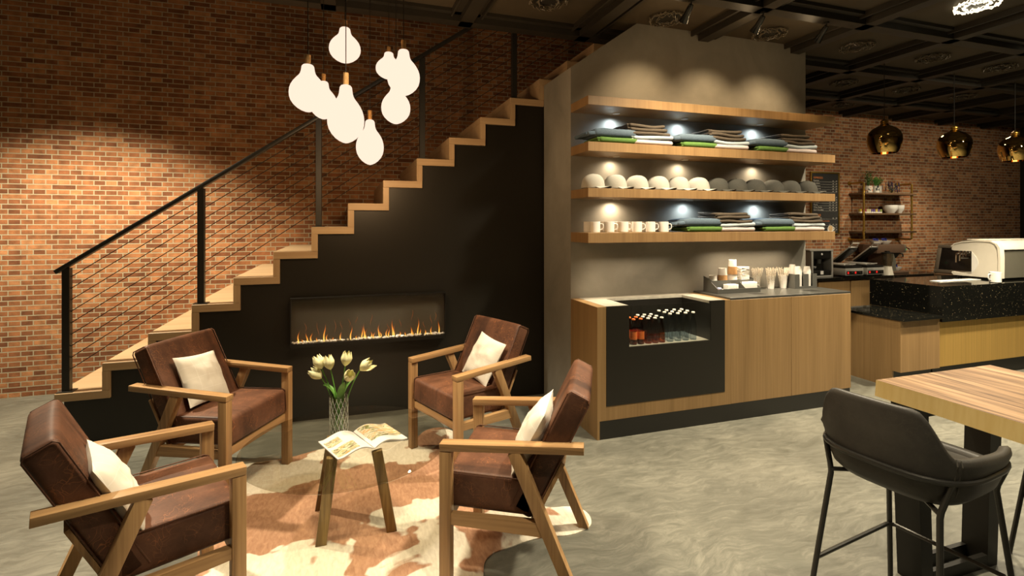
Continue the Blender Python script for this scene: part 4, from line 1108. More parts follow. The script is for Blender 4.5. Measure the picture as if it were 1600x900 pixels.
def back_items():
    z = .8005
    # pod coffee machine
    x0,x1,y0,y1,h = 5.74,6.115,5.05,5.38,.34
    t = thing('pod_machine', 'silver and black pod coffee machine at the end of the back counter', 'coffee machine', (x0,y0,z))
    b = B(); b.box(x0, x0+.035, y0, y1, z, z+h, .004); b.box(x1-.03, x1, y0, y1, z, z+h, .004); b.box(x0-.03, x1, y0-.005, y1, z+h, z+h+.018, .005); b.box(x0+.035, x1-.03, y0, y0+.02, z, z+.018, .003); b.build('steel_case', M['steel'], t, True)
    b = B(); b.box(x0+.035, x1-.03, y0+.12, y1, z+.018, z+h); b.box(x0+.035, x1-.03, y0+.01, y0+.12, z+.235, z+h, .01); b.box(x0+.035, x1-.03, y0+.01, y0+.12, z+.02, z+.085, .004); b.build('black_body', M['black'], t, True)
    b = B(); b.cyl(((x0+x1)/2,y0+.06,z+.235),((x0+x1)/2,y0+.06,z+.175),.035,.025,14); b.build('spout', M['plasticgrey'], t, True)
    b = B(); b.lathe([(0,0),(.015,0),(.012,.004),(0,.004)], ((x0+x1)/2,y0+.009,z+.30), 14, Matrix.Rotation(pi/2,3,'X')); b.box((x0+x1)/2-.025,(x0+x1)/2+.025,y0+.006,y0+.0095,z+.035,z+.08); b.build('badge', M['paper'], t, True)
    b = B(); b.tube([((x0+x1)/2-.09,y0+.08,z+.13),((x0+x1)/2-.05,y0+.06,z+.125)], .02, 8); b.build('cup_rest', M['chrome'], t, True)
    # contact grills
    for k, xa in enumerate((6.267, 6.655)):
        xb = xa+.325; ya, yb2 = 5.0, 5.36
        t = thing('panini_press', ('panini press next to the pod machine' if k == 0 else 'panini press next to the blender') + ' with its lid raised', 'panini press', (xa,ya,z), 0, 'panini presses on the back counter')
        b = B(); b.box(xa, xb, ya, yb2, z+.012, z+.105, .004); b.build('steel_base', M['steel'], t, True)
        b = B(); b.box(xa+.02, xb-.02, ya-.003, ya+.002, z+.022, z+.070); cp = b.build('control_panel', M['black'], t, True, smooth=False)
        for fx in (.035, .165):
            b = B(); b.box(xa+fx, xa+fx+.024, ya-.005, ya-.003, z+.035, z+.062); b.build('red_display', M['red'], cp, True, smooth=False)
            b = B(); b.lathe([(0,0),(.012,0),(.010,.012),(0,.012)], (xa+fx+.085,ya-.003,z+.047), 12, Matrix.Rotation(pi/2,3,'X')); b.build('knob', M['metal'], cp, True)
        b = B(); b.box(xa+.01, xb-.01, ya+.01, yb2-.02, z+.105, z+.135, .004); b.build('lower_plate', M['black'], t, True)
        b = B(); b.box(xa, xa+.17, ya+.02, yb2-.02, z+.14, z+.165, .008); b.tube([(xa+.03,ya+.02,z+.155),(xa+.03,ya-.03,z+.165),(xa+.14,ya-.03,z+.165),(xa+.14,ya+.02,z+.155)], .007, 8); b.build('closed_lid', M['steel'], t, True)
        R = Matrix.Translation((xa+.165, yb2-.03, z+.15)) @ Matrix.Rotation(radians(-38), 4, 'X')
        b = B(); b.box(.0,.155,-.34,.0,.022,.040,.005,R); lid = b.build('raised_lid', M['steel'], t, True)
        b = B(); b.box(.008,.147,-.325,-.01,0,.022,.002,R); b.build('upper_plate', M['black'], lid, True)
        b = B(); b.tube([R @ V(p) for p in [(.02,-.34,.03),(.02,-.40,.05),(.135,-.40,.05),(.135,-.34,.03)]], .007, 8); b.build('handle', M['steel'], lid, True)
        b = B()
        for (x,yy) in [(xa+.03,ya+.04),(xb-.03,ya+.04),(xa+.03,yb2-.04),(xb-.03,yb2-.04)]: b.lathe([(0,0),(.015,0),(.015,.0125),(0,.0125)], (x,yy,z), 10)
        b.build('feet', M['metal'], t, True)
    # blender
    t = thing('blender', 'glass jug blender between panini press and brown brewer', 'blender', (7.06,5.02,z))
    b = B(); b.lathe([(0,0),(.075,0),(.07,.02),(.055,.10),(.052,.115),(0,.115)], (7.06,5.02,z), 20); b.build('motor_base', M['machinewhite'], t, True)
    b = B(); b.lathe([(.05,.116),(.055,.13),(.068,.29),(.066,.29),(.053,.13),(0,.122)], (7.06,5.02,z), 20); b.tube([(7.125,5.02,z+.27),(7.165,5.02,z+.26),(7.165,5.02,z+.18),(7.118,5.02,z+.16)], .008, 8); b.build('glass_jug', M['vase'], t, True)
    b = B(); b.lathe([(0,.291),(.07,.291),(.07,.305),(.03,.31),(.03,.325),(0,.325)], (7.06,5.02,z), 20); b.build('lid', M['black'], t, True)
    # brewer
    x0 = 7.02; ya, yb2 = 5.13, 5.40
    t = thing('coffee_brewer', 'brown filter coffee brewer standing on the back counter', 'coffee brewer', (x0,ya,z))
    b = B(); b.box(x0, 7.56, ya, yb2, z+.285, z+.405, .008); b.box(7.21, 7.30, ya, yb2, z+.03, z+.285); b.box(7.17, 7.62, ya-.02, yb2, z, z+.03, .004); b.build('body', M['machinebrown'], t, True)
    b = B(); b.prism([(7.30,z+.03),(7.30,z+.285),(7.35,z+.285),(7.40,z+.18),(7.40,z+.03)], 'y', ya+.01, yb2); b.build('column', M['machinegrey'], t, True, smooth=False)
    b = B(); b.lathe([(0,0),(.05,0),(.085,.055),(.09,.075),(0,.075)], (7.48,ya+.12,z+.208), 20); b.tube([(7.56,ya+.1,z+.27),(7.61,ya+.06,z+.265),(7.615,ya+.06,z+.225)], .010, 6); b.build('brew_basket', M['metal'], t, True)
    b = B(); b.box(7.561, 7.62, ya+.02, yb2-.05, z+.29, z+.395, .004); b.build('control_panel', M['machinegrey'], t, True)
    b = B(); b.tube([(7.575,ya+.0,z+.37),(7.63,ya-.02,z+.335)], .008, 6); b.build('lever', M['chrome'], t, True)
    b = B(); b.box(7.618, 7.626, ya+.015, ya+.03, z+.325, z+.34); b.build('indicator_light', M['green_led'], t, True, smooth=False)
    for k, (x, yy, zz, lab) in enumerate([(7.19,5.27,z+.4055,'first shallow white bowl on top of the brown brewer'),(7.36,5.27,z+.4055,'second shallow white bowl on top of the brown brewer'),(7.50,5.22,z+.0305,'shallow white bowl under the brew basket')]):
        b = B(); b.lathe([(0,0),(.045,0),(.075,.03),(.082,.052),(.079,.052),(.07,.032),(.04,.008),(0,.008)], seg=24); solo(b, 'white_bowl', M['white'], lab, 'bowl', 'white bowls by the brewer', (x,yy,zz))
        t = thing('blue_scoop', ['blue plastic scoop in the first bowl on the brewer','blue plastic scoop in the second bowl on the brewer','blue plastic scoop in the bowl under the brew basket'][k], 'scoop', (x+.02,yy,zz+.012), 0, 'blue scoops')
        b = B(); b.lathe([(0,0),(.022,0),(.032,.07),(.030,.07),(.02,.005),(0,.005)], (0,0,0), 14, Matrix.Rotation(radians(-25),3,'Y')); b.build('scoop_bowl', M['blue'], t)
        b = B(); b.tube([(-.02,0,.055),(-.07,0,.065),(-.085,0,.060)], .008, 6); b.build('handle', M['blue'], t)
    # tilted screen on the side counter
    t = thing('order_screen', 'dark order screen in a grey frame leaning back beside the espresso machine', 'screen', (8.0,4.6,.801))
    R = Matrix.Translation((7.985,4.6,.805)) @ Matrix.Rotation(radians(14), 4, 'Y')
    b = B()
    b.box(-.01,.02,-.42,.42,0,.05,.004,R); b.box(-.01,.02,-.42,.42,.36,.41,.004,R); b.box(-.01,.02,-.42,-.37,.05,.36,.004,R); b.box(-.01,.02,.37,.42,.05,.36,.004,R); b.build('bezel_frame', M['screenframe'], t, True)
    b = B(); b.box(0,.015,-.37,.37,.05,.36,0,R); b.build('glass_panel', M['screen'], t, True, smooth=False)
    b = B(); b.prism([(8.03,.801),(8.2,.801),(8.09,1.15)], 'y', 4.5, 4.7); b.build('rear_stand', M['metal'], t, True, smooth=False)
back_items()

# ------------------------------------------------------------------ brass wall shelf and what stands on it
def pipe_shelf():
    xl, xr, yu = 6.967, 7.927, 5.28
    t = thing('pipe_shelf', 'brass pipe wall shelf with three dark boards on the brick wall', 'shelf', (xl,YB,1.26))
    for x in (xl, xr):
        b = B(); b.tube([(x,YB,2.085),(x,yu+.02,2.085),(x,yu,2.075),(x,yu,1.28),(x,yu+.02,1.27),(x,YB,1.27)], .013, 10); p = b.build('pipe_upright', M['brass'], t, True)
        for zz in (2.085, 1.27):
            b = B(); b.cyl((x,YB,zz),(x,YB-.012,zz),.032,.028,14); b.build('wall_flange', M['brass'], p, True)
        for zz in (1.93,1.64,1.38):
            b = B(); b.cyl((x,yu,zz-.03),(x,yu,zz+.03),.018,seg=10); b.build('pipe_joint', M['brass'], p, True)
    for zz in (1.93,1.64,1.38):
        b = B(); b.box(xl-.01, xr+.06, yu-.03, YB-.005, zz-.013, zz+.013, .002); b.build('shelf_board', M['darkwood'], t, True)
    zt = 1.9435
    def pot(x, y, r, h, matp, lab, leafm, ph, seed, spread):
        t = thing('potted_herb', lab, 'plant', (x,y,zt), 0, 'herb pots on the top board')
        b = B(); b.lathe([(0,0),(r*.92,0),(r,h),(r*.94,h),(r*.9,h-.012),(0,h-.012)], seg=20); b.build('pot', matp, t)
        rnd = random.Random(seed); b = B()
        for k in range(170):
            a = rnd.uniform(0,2*pi); q = rnd.uniform(.08,1); rr = spread*.8*sqrt(rnd.random())*(.35+.75*q); z = h + ph*q*rnd.uniform(.7,1.0)
            c = V((rr*cos(a), rr*sin(a), z)); d = V((cos(a)*.6+rnd.uniform(-.4,.4), sin(a)*.6+rnd.uniform(-.4,.4), rnd.uniform(.1,1))).normalized()
            s = V((0,0,1)).cross(d); s = (s if s.length>1e-3 else V((1,0,0))).normalized(); l = rnd.uniform(.018,.034); w = l*.32
            b._add([c, c+d*l*.5+s*w, c+d*l, c+d*l*.5-s*w], [(0,1,2,3)])
        for k in range(14):
            a = rnd.uniform(0,2*pi); rr = spread*.7*rnd.random(); b.cyl((0,0,h-.015),(rr*cos(a),rr*sin(a),h+ph*.8),.0016,seg=4)
        b.build('foliage', leafm, t)
    pot(7.16,5.36,.055,.10,M['pattern1'],'tall feathery herb in a patterned white pot on the top board',M['herb'],.22,1,.085)
    pot(7.28,5.34,.045,.10,M['pattern2'],'bright leafy herb in a black-marked white pot on the top board',M['herb2'],.13,2,.08)
    pot(7.385,5.38,.045,.10,M['pattern3'],'dark herb in a grey striped pot on the top board',M['herb'],.12,3,.085)
    t = thing('lavender_bunch', 'purple lavender in a small glass jar on the top board', 'flowers', (7.66,5.38,zt))
    b = B(); b.lathe([(0,0),(.04,0),(.045,.06),(.043,.06),(.037,.004),(0,.004)], seg=16); b.build('jar', M['clear'], t)
    rnd = random.Random(4); b = B(); s2 = B()
    for k in range(26):
        a = rnd.uniform(0,2*pi); rr = rnd.uniform(.02,.15); top = V((rr*cos(a), rr*sin(a)*.6, rnd.uniform(.07,.17)))
        s2.tube([(0,0,.01), top*.5+V((0,0,.03)), top], .0012, 4)
        for q in range(5):
            c = top + V((0,0,-.012*q)) ; b.lathe([(0,-.008),(.0075,0),(0,.008)], c + V((rnd.uniform(-.004,.004),rnd.uniform(-.004,.004),0)), 6)
    s2.build('stems', M['herb'], t); b.build('blossoms', M['lavender'], t)
    z2 = 1.6535
    for k in range(10):
        b = B(); b.lathe([(0,0),(.020,0),(.020,.018),(0,.018)], seg=14); t = thing('spice_jar', ORD[k] + ' small coloured spice jar in the row on the middle board', 'jar', (7.0+.0445*k,5.36,z2), 0, 'spice jars on the middle board'); b.build('jar_base', M['white'], t)
        b = B(); b.lathe([(0,.018),(.020,.018),(.020,.052),(.017,.055),(0,.055)], seg=14); b.build('jar_body', M['candy'][[3,0,0,1,1,2,2,3,2,4][k]], t)
    for k, (x, r, lab) in enumerate([(7.60,.095,'larger cream bowl planter on the middle board'),(7.765,.075,'smaller cream bowl planter on the middle board')]):
        t = thing('bowl_planter', lab, 'planter', (x,5.36,z2), 0, 'cream bowl planters')
        b = B(); b.lathe([(0,0),(r*.55,0),(r*.6,.012),(r*.92,.05),(r,.09),(r*.99,.118),(r*.93,.118),(r*.9,.105),(0,.105)], seg=26); b.build('bowl', M['white'], t)
        b = B(); rnd = random.Random(k)
        for q in range(60):
            a = rnd.uniform(0,2*pi); rr = r*.85*sqrt(rnd.random()); c = V((rr*cos(a), rr*sin(a), .106)); b.lathe([(0,-.008),(.012,0),(0,.014)], c, 5)
        b.build('succulents', M['herb'], t)
def mat_pattern(name, a, bcol, scale, stripes=False):
    m, t, out = nt(name); p = pbsdf(t, out, a, .4)
    if stripes:
        n = N(t, 'ShaderNodeTexWave', Scale=scale); n.bands_direction = 'Z'; L(t, coords(t), n.inputs['Vector']); o = n.outputs['Fac']
    else:
        n = N(t, 'ShaderNodeTexVoronoi', Scale=scale); n.distance = 'CHEBYCHEV'; L(t, coords(t), n.inputs['Vector'])
        s = t.nodes.new('ShaderNodeSeparateColor'); L(t, n.outputs['Color'], s.inputs[0]); o = s.outputs[0]
    r = ramp(t, o, [(.0,a),(.55,a),(.6,bcol[0]),(.8,bcol[-1])], 'CONSTANT'); L(t, r.outputs[0], p.inputs['Base Color'])
    return m
M['pattern1'] = mat_pattern('orange_patterned_pot', (.62,.58,.5), [(.55,.16,.03),(.03,.03,.03)], 38)
M['pattern2'] = mat_pattern('black_patterned_pot', (.62,.58,.5), [(.03,.03,.03),(.03,.03,.03)], 30)
M['pattern3'] = mat_pattern('striped_pot', (.45,.43,.38), [(.2,.19,.17),(.2,.19,.17)], 22, True)
pipe_shelf()

def text(body, size, loc, mat, parent, align='LEFT', space=1.0, name='menu_text'):
    c = bpy.data.curves.new(name, 'FONT'); c.body = body; c.size = size; c.align_x = align; c.space_line = space; c.extrude = .0004
    tmp = bpy.data.objects.new(name, c); COL.objects.link(tmp)
    me = bpy.data.meshes.new_from_object(tmp.evaluated_get(bpy.context.evaluated_depsgraph_get()))
    bpy.data.objects.remove(tmp); bpy.data.curves.remove(c); me.materials.clear(); me.materials.append(mat)
    o = bpy.data.objects.new(name, me); COL.objects.link(o)
    o.parent = parent; o.location = loc; o.rotation_euler = (pi/2,0,0)
    return o
def menu():
    x0, x1, z0, z1, y = 6.215, 6.755, 1.344, 2.235, YB-.001
    t = thing('menu_board', 'black menu board with gold frame and orange headings on the brick wall', 'menu board', (x0,y,z0))
    w, h = x1-x0, z1-z0
    b = B(); b.box(.02,w-.02,-.016,0,.02,h-.02); b.build('board', M['chalk'], t, smooth=False)
    b = B(); b.box(0,w,-.026,0,0,.022,.003); b.box(0,w,-.026,0,h-.022,h,.003); b.box(0,.022,-.026,0,.022,h-.022,.003); b.box(w-.022,w,-.026,0,.022,h-.022,.003); b.build('gold_frame', M['brass'], t)
    H = [('ESPRESSO',.075),('LATTE',.305),('COFFEE',.605)]
    for s, d in H: text(s, .040, (.055,-.0165,h-d-.022), M['txtorange'], t, name='menu_heading')
    text('HOT CHOCOLATE & STEAMERS', .021, (.055,-.0165,h-.705), M['txtorange'], t, name='menu_heading')
    text('TEA', .030, (.055,-.0165,h-.845), M['txtorange'], t, name='menu_heading')
    def rows(items, d0, cols, step=.037):
        z = h - d0
        for k, it in enumerate(items):
            text(it, .028, (.055,-.0165,z-step*k-.018), M['txtwhite'], t)
            for c in range(cols): text(['3.5','4.0','4.5'][c+3-cols], .022, (.345+.062*(c+3-cols),-.0165,z-step*k-.018), M['txtwhite'], t, name='menu_price')
            b = B(); b.box(.055,w-.05,-.0164,-.016,z-step*k-.026,z-step*k-.0245); b.build('menu_line', M['txtwhite'], t, smooth=False)
    rows(['Espresso','Macchiato','Americano','Cappuccino','Flavored Cappuccino'], .115, 2)
    rows(['Latte','Vanilla','Caramel','Mocha','White Mocha','Dark Chocolate'], .345, 3)
    rows(['House Blend'], .645, 2)
    rows(['Kids','Hot Chocolate','Steamer'], .735, 3)
    # drawn cup of coffee at the bottom
    b = B(); b.lathe([(0,0),(.055,0),(.058,.002),(0,.002)], (.37,-.0165,.075), 28, Matrix.Rotation(pi/2,3,'X')); b.lathe([(.016,0),(.024,0),(.024,.0015),(.016,.0015)], (.425,-.0165,.085), 20, Matrix.Rotation(pi/2,3,'X')); b.build('cup_drawing', M['white'], t)
    b = B(); b.lathe([(0,.002),(.040,.002),(.040,.003),(0,.003)], (.37,-.0165,.09), 24, Matrix.Rotation(pi/2,3,'X')); b.build('foam_drawing', M['latte'], t)
menu()

# ------------------------------------------------------------------ lamps
def gold_pendants():
    p0 = None
    for k, (x, lab) in enumerate([(5.08,'mirrored gold glass pendant nearest the shelves, over the low counter'),(6.10,'middle one of the three mirrored gold glass pendants over the bar'),(7.10,'mirrored gold glass pendant cut by the frame edge over the espresso machine')]):
        if p0 is None:
            p0 = thing('gold_pendant', lab, 'pendant lamp', (x,3.64,2.2), 0, 'gold pendants over the serving bar')
            prof = [(.108,.0),(.126,.035),(.142,.08),(.149,.125),(.146,.168),(.131,.208),(.103,.24),(.066,.262),(.041,.275),(.034,.285)]
            b = B(); b.lathe(prof + [(r-.004,z) for r, z in reversed(prof)] + [prof[0]], seg=40); b.build('glass_shade', M['goldglass'], p0, ang=50)
            b = B(); b.lathe([(0,.275),(.034,.275),(.036,.29),(.028,.296),(.036,.305),(.036,.315),(.022,.325),(.01,.335),(0,.335)], seg=20); b.build('fitting', M['brass'], p0)
            b = B(); b.lathe([(0,.10),(.025,.11),(.035,.14),(.03,.175),(.016,.21),(.016,.275)], seg=18); b.build('bulb', M['ledwarm'], p0)
            b = B(); b.cyl((0,0,.335),(0,0,CEIL-2.2),.0035,seg=6); b.build('cord', M['metal'], p0)
            b = B(); b.lathe([(0,CEIL-2.2),(.05,CEIL-2.2),(.05,CEIL-2.2-.02),(0,CEIL-2.2-.02)], seg=18); b.build('canopy', M['metal'], p0)
        else: dup(p0, (x,3.64,2.2), 0, lab)
gold_pendants()

def ceiling_lights():
    pts = [(1.39,3.40,'above the concrete wall top, half cut by the frame'),(2.39,3.40,'above the left end of the shelf wall'),(3.40,3.40,'above the right end of the shelf wall'),(4.40,3.40,'first right of the shelf wall'),(5.39,3.40,'over the first gold pendant'),(6.39,3.40,'over the second gold pendant'),
           (5.39,4.32,'second row, above the end of the back counter'),(6.39,4.32,'second row, behind the first gold pendant cord'),(7.39,4.32,'second row, behind the second gold pendant cord'),(6.39,5.12,'last row, close to the brick wall'),(4.40,2.48,None)]
    p0 = None
    for x, y, lab in pts:
        if lab is None:
            L2 = 'lit crystal ring light glowing in the ceiling corner'; gm = M['ledwarm']
        else: L2 = 'unlit crystal ring light, ' + lab; gm = M['crystal']
        if p0 is None or lab is None:
            t = thing('crystal_ceiling_light', L2, 'ceiling light', (x,y,CEIL), 0, 'crystal ring lights on the ceiling')
            rnd = random.Random(2)
            b = B(); b.lathe([(0,0),(.10,0),(.10,-.012),(0,-.012)], seg=28); b.build('backplate', M['metal'], t)
            for ring, (R0, n) in enumerate(((.128,26),(.075,16))):
                b = B()
                for k in range(n):
                    a = 2*pi*k/n + rnd.uniform(-.06,.06)
                    pts2 = [(R0*cos(a+q*.7)+rnd.uniform(-.012,.012), R0*sin(a+q*.7)+rnd.uniform(-.012,.012), -.022+.012*sin(q*9+k)) for q in (0,.33,.66,1)]
                    b.tube(pts2, .0042, 5)
                b.build('crystal_ring', gm, t)
            if lab is not None: p0 = t
        else: dup(p0, (x,y,CEIL), random.uniform(0,6), L2)
M['crystal'] = plain('unlit_crystal', (.12,.10,.07), 0.2, vary=.4, spec=.6)
ceiling_lights()

def spots():
    p0 = None
    for k, x in enumerate((2.275,2.90,3.51)):
        lab = ['black ceiling spotlight','middle black ceiling spotlight','black ceiling spotlight'][k] + [' nearest the stairs, aimed at the shelf wall',' of the three aimed at the shelf wall',' farthest from the stairs, aimed at the shelf wall'][k]
        if p0 is None:
            p0 = thing('track_spotlight', lab, 'spotlight', (x,2.955,3.045), 0, 'spotlights aimed at the shelf wall')
            b = B(); b.lathe([(0,0),(.02,0),(.02,-.01),(0,-.01)], seg=12); b.cyl((0,0,-.01),(0,.005,-.03),.006); b.build('mount', M['metal'], p0)
            d = V((0,.72,-.69)).normalized(); a = V((0,.0,-.028)); Q = d.to_track_quat('Z','Y').to_matrix()
            b = B(); b.lathe([(0,0),(.016,0),(.020,.02),(.022,.07),(.034,.125),(.031,.125),(.02,.08),(0,.08)], a, 18, Q); b.build('lamp_head', M['chromeblack'], p0)
        else: dup(p0, (x,2.955,3.045), 0, lab)
M['chromeblack'] = plain('black_chrome', (.08,.08,.075), 0.18, 0.9)
spots()

# ------------------------------------------------------------------ high table and stools
def high_table():
    x0, x1, y1, y0, zt = 2.196, 2.944, 1.609, -.6, .82
    t = thing('high_table', 'thick live-edge wooden high table on a black steel frame', 'table', ((x0+x1)/2, y1, 0))
    rnd = random.Random(1); n = 26
    def edge(side, q, z):
        y = y0 + (y1-y0)*q; x = x0 if side < 0 else x1
        x += side*(.010*noise.noise(V((side*3, y*2.2, 0))) + .004*noise.noise(V((side*5, y*9, 0)))) + side*.008*(1-z)
        return x, y
    b = B(); top = []; bot = []
    for lst, zz, z in ((top, zt, 1), (bot, zt-.068, 0)):
        for q in range(n+1): x, y = edge(-1, q/n, z); lst.append(V((x,y,zz)))
        for q in range(n,-1,-1): x, y = edge(1, q/n, z); lst.append(V((x,y,zz)))
    m = len(top); 
    vs, fs = b._add(top+bot, [tuple(range(m)), tuple(range(2*m-1,m-1,-1))] + [(i,(i+1)%m,m+(i+1)%m,m+i) for i in range(m)])
    o = b.build('tabletop', [M['slab'], M['slab_edge']], t, True, ang=40)
    for p in o.data.polygons:
        if abs(p.normal.z) < .6: p.material_index = 1
    for yl, yh in ((1.46,1.56),(-.35,-.25)):
        b = B(); z = zt-.068
        b.prism([(2.255,0),(2.32,0),(2.29,z),(2.215,z)], 'y', yl, yh); b.prism([(2.66,0),(2.725,0),(2.765,z),(2.69,z)], 'y', yl, yh)
        b.box(2.32,2.66,yl,yl+.02,0,.055); b.box(2.32,2.66,yh-.02,yh,0,.055); b.box(2.29,2.69,yl,yh,z-.05,z-.0005)
        b.build('steel_leg_frame', M['black'], t, True, smooth=False)
high_table()

def make_stool(label, loc, rz):
    t = thing('bar_stool', label, 'bar stool', loc, rz, 'charcoal bar stools at the high table')
    hw, hd, ex = .235, .245, 3.2
    def ss(a, b, x):
        q = max(0, min(1, (x-a)/(b-a))); return q*q*(3-2*q)
    def topz(a):   # a: angle from the back, degrees
        a = abs(a)
        z = .912 - .142*ss(27, 51, a)
        z -= .015*ss(52, 110, a)
        return z - .085*ss(126, 144, a)
    def plan(phi):
        c, s = cos(phi), sin(phi)
        r = (abs(c/hw)**ex + abs(s/hd)**ex)**(-1/ex)
        return r*c, r*s
    seg = 96
    rings = []
    for k in range(seg):
        phi = 2*pi*k/seg; a = math.degrees(phi) + 90
        a = (a + 180) % 360 - 180
        px, py = plan(phi); zt = topz(a); hh = zt - .63
        lean = 1 + .015 + .045*ss(.76,.9,zt)
        th = .034; r = sqrt(px*px+py*py); ki = 1 - th/r
        P = lambda f, z: V((px*f, py*f, z))
        rings.append([P(.28,.588),(P(.58,.592)),P(.78,.604),P(.88,.628),P(.925,.66),P(.95+.12*hh,.63+hh*.55),P(lean,zt-.02),P(lean-.01,zt-.005),P(lean-.04,zt+.001),P(ki*lean+.01,zt-.004),P(ki*lean-.015,zt-.02),
                      P((ki-.02),.63+hh*.5 if hh>.06 else .655),P(ki-.07,.667 if hh>.06 else .655),P(.60,.667),P(.25,.662)])
    m = len(rings[0]); b = B(); verts = [p for r in rings for p in r]; fs = []
    for k in range(seg):
        for j in range(m-1):
            k2 = (k+1)%seg; fs.append((k*m+j, k2*m+j, k2*m+j+1, k*m+j+1))
    verts += [V((0,0,.584)), V((0,0,.660))]
    for k in range(seg):
        k2 = (k+1)%seg; fs.append((k*m, len(verts)-2, k2*m)); fs.append((k*m+m-1, k2*m+m-1, len(verts)-1))
    b._add(verts, fs); sh = b.build('seat_shell', M['stool_leather'], t, ang=60)
    for s in (-1,1):   # welts where arm meets back
        b = B()
        for da in (0, 3.0):
            phi0 = radians(-90 + s*(49+da))
            px, py = plan(phi0); pts = [V((px*f, py*f, z)) for f, z in ((.90,.645),(.945,.675),(.965,.70),(.985,.74),(1.025,topz(49+da)-.015),(1.0,topz(49+da)+.002))]
            b.tube(pts, .0022, 6)
        b.build('seam_welt', M['seam'], sh)
    # frame
    def hoop(a): 
        px, py = plan(radians(-90+a)); return V((px*.972, py*.972, .697))
    pts = [hoop(a) for a in range(-128, 129, 8)]
    pts = [V((pts[0].x*.8, pts[0].y*.92, .635)), V((pts[0].x*.95, pts[0].y*.99, .667))] + pts + [V((pts[-1].x*.95, pts[-1].y*.99, .667)), V((pts[-1].x*.8, pts[-1].y*.92, .635))]
    b = B(); b.tube(pts, .010, 10); b.build('hoop_rail', M['frame'], t)
    foot = {}
    for sx in (-1,1):
        for sy in (-1,1):
            f0 = V((sx*.208, sy*.285, 0)); knee = V((sx*.168, sy*.19 , .592)); up = V((sx*.205, sy*.165 if sy>0 else -.20, .652))
            if sy < 0: up = hoop(sx*48)
            else: up = hoop(sx*118)
            b = B(); b.tube([f0, f0.lerp(knee,.5), knee - V((0,0,.012)), knee + (up-knee)*.12, up], .0095, 10); lg = flatfoot(b.build('leg', M['frame'], t))
            b = B(); b.tube([knee, V((sx*.12, sy*.16, .603)), V((sx*.05, sy*.10, .596))], .008, 8); b.build('leg_brace', M['frame'], lg)
            foot[(sx,sy)] = f0.lerp(knee, .45)
    b = B(); F = foot
    b.tube([F[(-1,-1)], F[(-1,1)].lerp(F[(-1,-1)],.04), F[(-1,1)].lerp(F[(1,1)],.05), F[(1,1)].lerp(F[(-1,1)],.05), F[(1,1)].lerp(F[(1,-1)],.04), F[(1,-1)]], .008, 8); b.build('footrest', M['frame'], t)
    return t
M['seam'] = plain('stool_seam', (.075,.068,.055), 0.6)
st = make_stool('charcoal leather bar stool with low wraparound back on the near side of the high table', (1.925,1.285,0), .15-pi/2)
dup(st, (3.14,1.26,0), pi - .1 - pi/2, 'bar stool on the far side of the high table, only its leg in view')

# ------------------------------------------------------------------ lights
def spot(name, loc, to, power, col, size=60, blend=.6, r=.03):
    l = bpy.data.lights.new(name, 'SPOT'); l.energy = power; l.color = col; l.spot_size = radians(size); l.spot_blend = blend; l.shadow_soft_size = r
    o = bpy.data.objects.new(name, l); COL.objects.link(o); o.location = loc
    o.rotation_euler = (V(to)-V(loc)).to_track_quat('-Z','Y').to_euler()
    return o
def point(name, loc, power, col, r=.05):
    l = bpy.data.lights.new(name, 'POINT'); l.energy = power; l.color = col; l.shadow_soft_size = r
    o = bpy.data.objects.new(name, l); COL.objects.link(o); o.location = loc; return o
def strip(name, loc, length, power, col, spread=180):
    l = bpy.data.lights.new(name, 'AREA'); l.shape = 'RECTANGLE'; l.size = length; l.size_y = .015; l.energy = power; l.color = col; l.spread = radians(spread)
    o = bpy.data.objects.new(name, l); COL.objects.link(o); o.location = loc; return o
WARM = (1.0,.72,.40); SOFT = (1.0,.80,.55); COOL = (.72,.88,1.0)
GL = (1.0,.86,.62)
def down(x, y, p, z=3.06, size=125, col=GL, blend=.6, r=.07): spot('downlight_or_fill_lamp', (x,y,z), (x,y,0), p, col, size, blend, r)  # makes the ceiling downlights and the added fill lamps alike
down(-2.15,4.2,800,3.28,112,blend=.6); down(.22,2.25,400,size=88,blend=.8,r=.2); down(2.39,2.48,480,size=132,blend=.9); down(4.40,2.48,330,3.0,115); down(5.4,2.45,480,3.0,105); down(2.6,.85,130,size=95)
down(.8,.65,230,size=92); down(-1.4,1.2,15,size=100); down(6.4,1.7,300); down(7.7,4.25,150,3.0); down(6.3,4.4,50,3.0)
for x in (2.275,2.90,3.51):
    spot('shelf_wall_lamp', (x,3.055,2.93), (x,3.59,2.22), 34, WARM, 88, 1.0); point('shelf_wall_lamp_spill', (x,3.10,2.885), .9, WARM, .02)
for x, y, z in ((-.1,2.9,2.0),(.10,2.75,1.85),(.2,3.45,1.85),(.33,3.05,2.12)): point('bulb_glow_lamp', (x,y,z), 11, (1.0,.62,.30), .06)
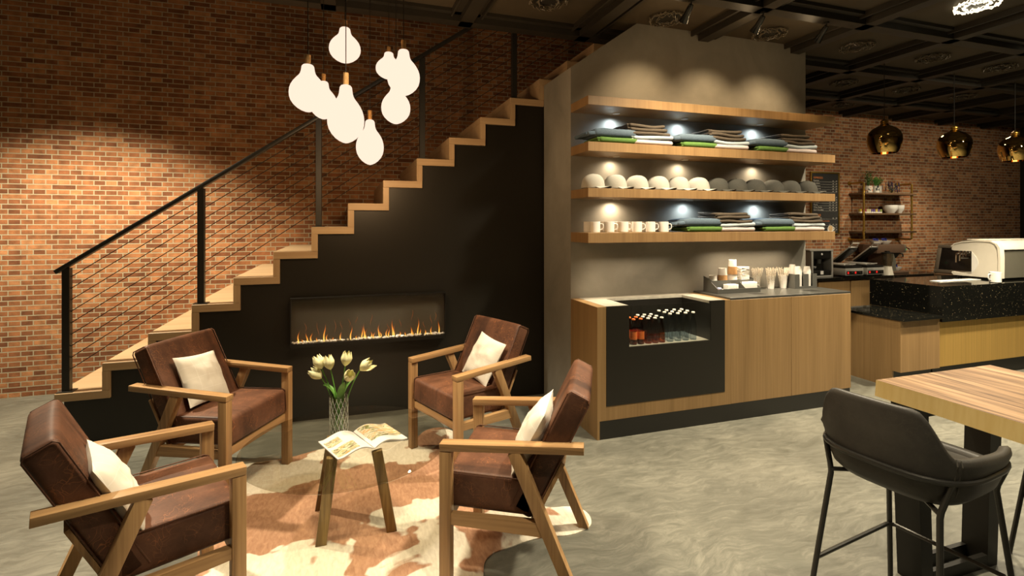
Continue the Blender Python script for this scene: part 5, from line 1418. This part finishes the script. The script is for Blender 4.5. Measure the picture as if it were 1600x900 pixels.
strip('shelf_fill_strip', (3.33,3.42,1.356), .85, 5.0, SOFT, 125); strip('shelf_fill_strip', (2.15,3.42,1.356), .8, 2.2, SOFT, 110)  # soft fill strips added under the lowest shelf for wall and cups
for i, row in enumerate(LEDX[:3]):
    z = SH[i][0]
    for k, x in enumerate(row):
        cool = i == 0 or (i == 2 and k > 0)
        spot('shelf_led', (x,3.525,z-.012), (x,3.525,z-1), (9 if i == 2 and k == 0 else 6), COOL if cool else SOFT, 165, 1.0, .015)
for x, p in ((1.83,8),(2.6,7),(3.15,11),(3.6,8)): spot('shelf_led', (x,3.42,1.35), (x,3.40,.9), p, SOFT, 84, 1.0, .015)
strip('pebble_fill_light', (.19,4.115,.929), 1.1, 1.6, (1.0,.85,.7), 50)  # unseen strip added inside the casing to brighten the pebbles
down(1.5,-1.8,80,size=140); down(4.6,-.8,120,size=140)  # unseen fill lamps added behind and beside the camera
spot('back_wall_fill', (6.0,1.0,3.0), (7.0,5.5,1.75), 300, GL, 62, 1.0, .08); spot('back_wall_fill', (8.4,1.6,3.0), (9.2,5.5,1.8), 100, GL, 66, 1.0, .08)  # unseen wash spots added to brighten the brick wall

w = bpy.data.worlds.new('room_ambience'); SC.world = w; w.use_nodes = True
bg = w.node_tree.nodes['Background']; bg.inputs[0].default_value = (.9,.75,.55,1); bg.inputs[1].default_value = 0.0

# ------------------------------------------------------------------ camera
cam = bpy.data.cameras.new('camera'); co = bpy.data.objects.new('camera', cam); COL.objects.link(co)
cam.sensor_width = 36.0; cam.lens = 794/1600*36; cam.shift_y = -(450-349.5)/1600; cam.clip_start = .05
co.location = (0,0,1.5); co.rotation_euler = (pi/2, 0, -.3167)
SC.camera = co
SC.view_settings.view_transform = 'Standard'; SC.view_settings.look = 'None'; SC.view_settings.gamma = 1.0; SC.view_settings.use_curve_mapping = False
SC.view_settings.exposure = 0.0
SC.cycles.max_bounces = 8; SC.cycles.transparent_max_bounces = 24; SC.cycles.caustics_reflective = False; SC.cycles.caustics_refractive = False
SC.cycles.sample_clamp_indirect = 4.0
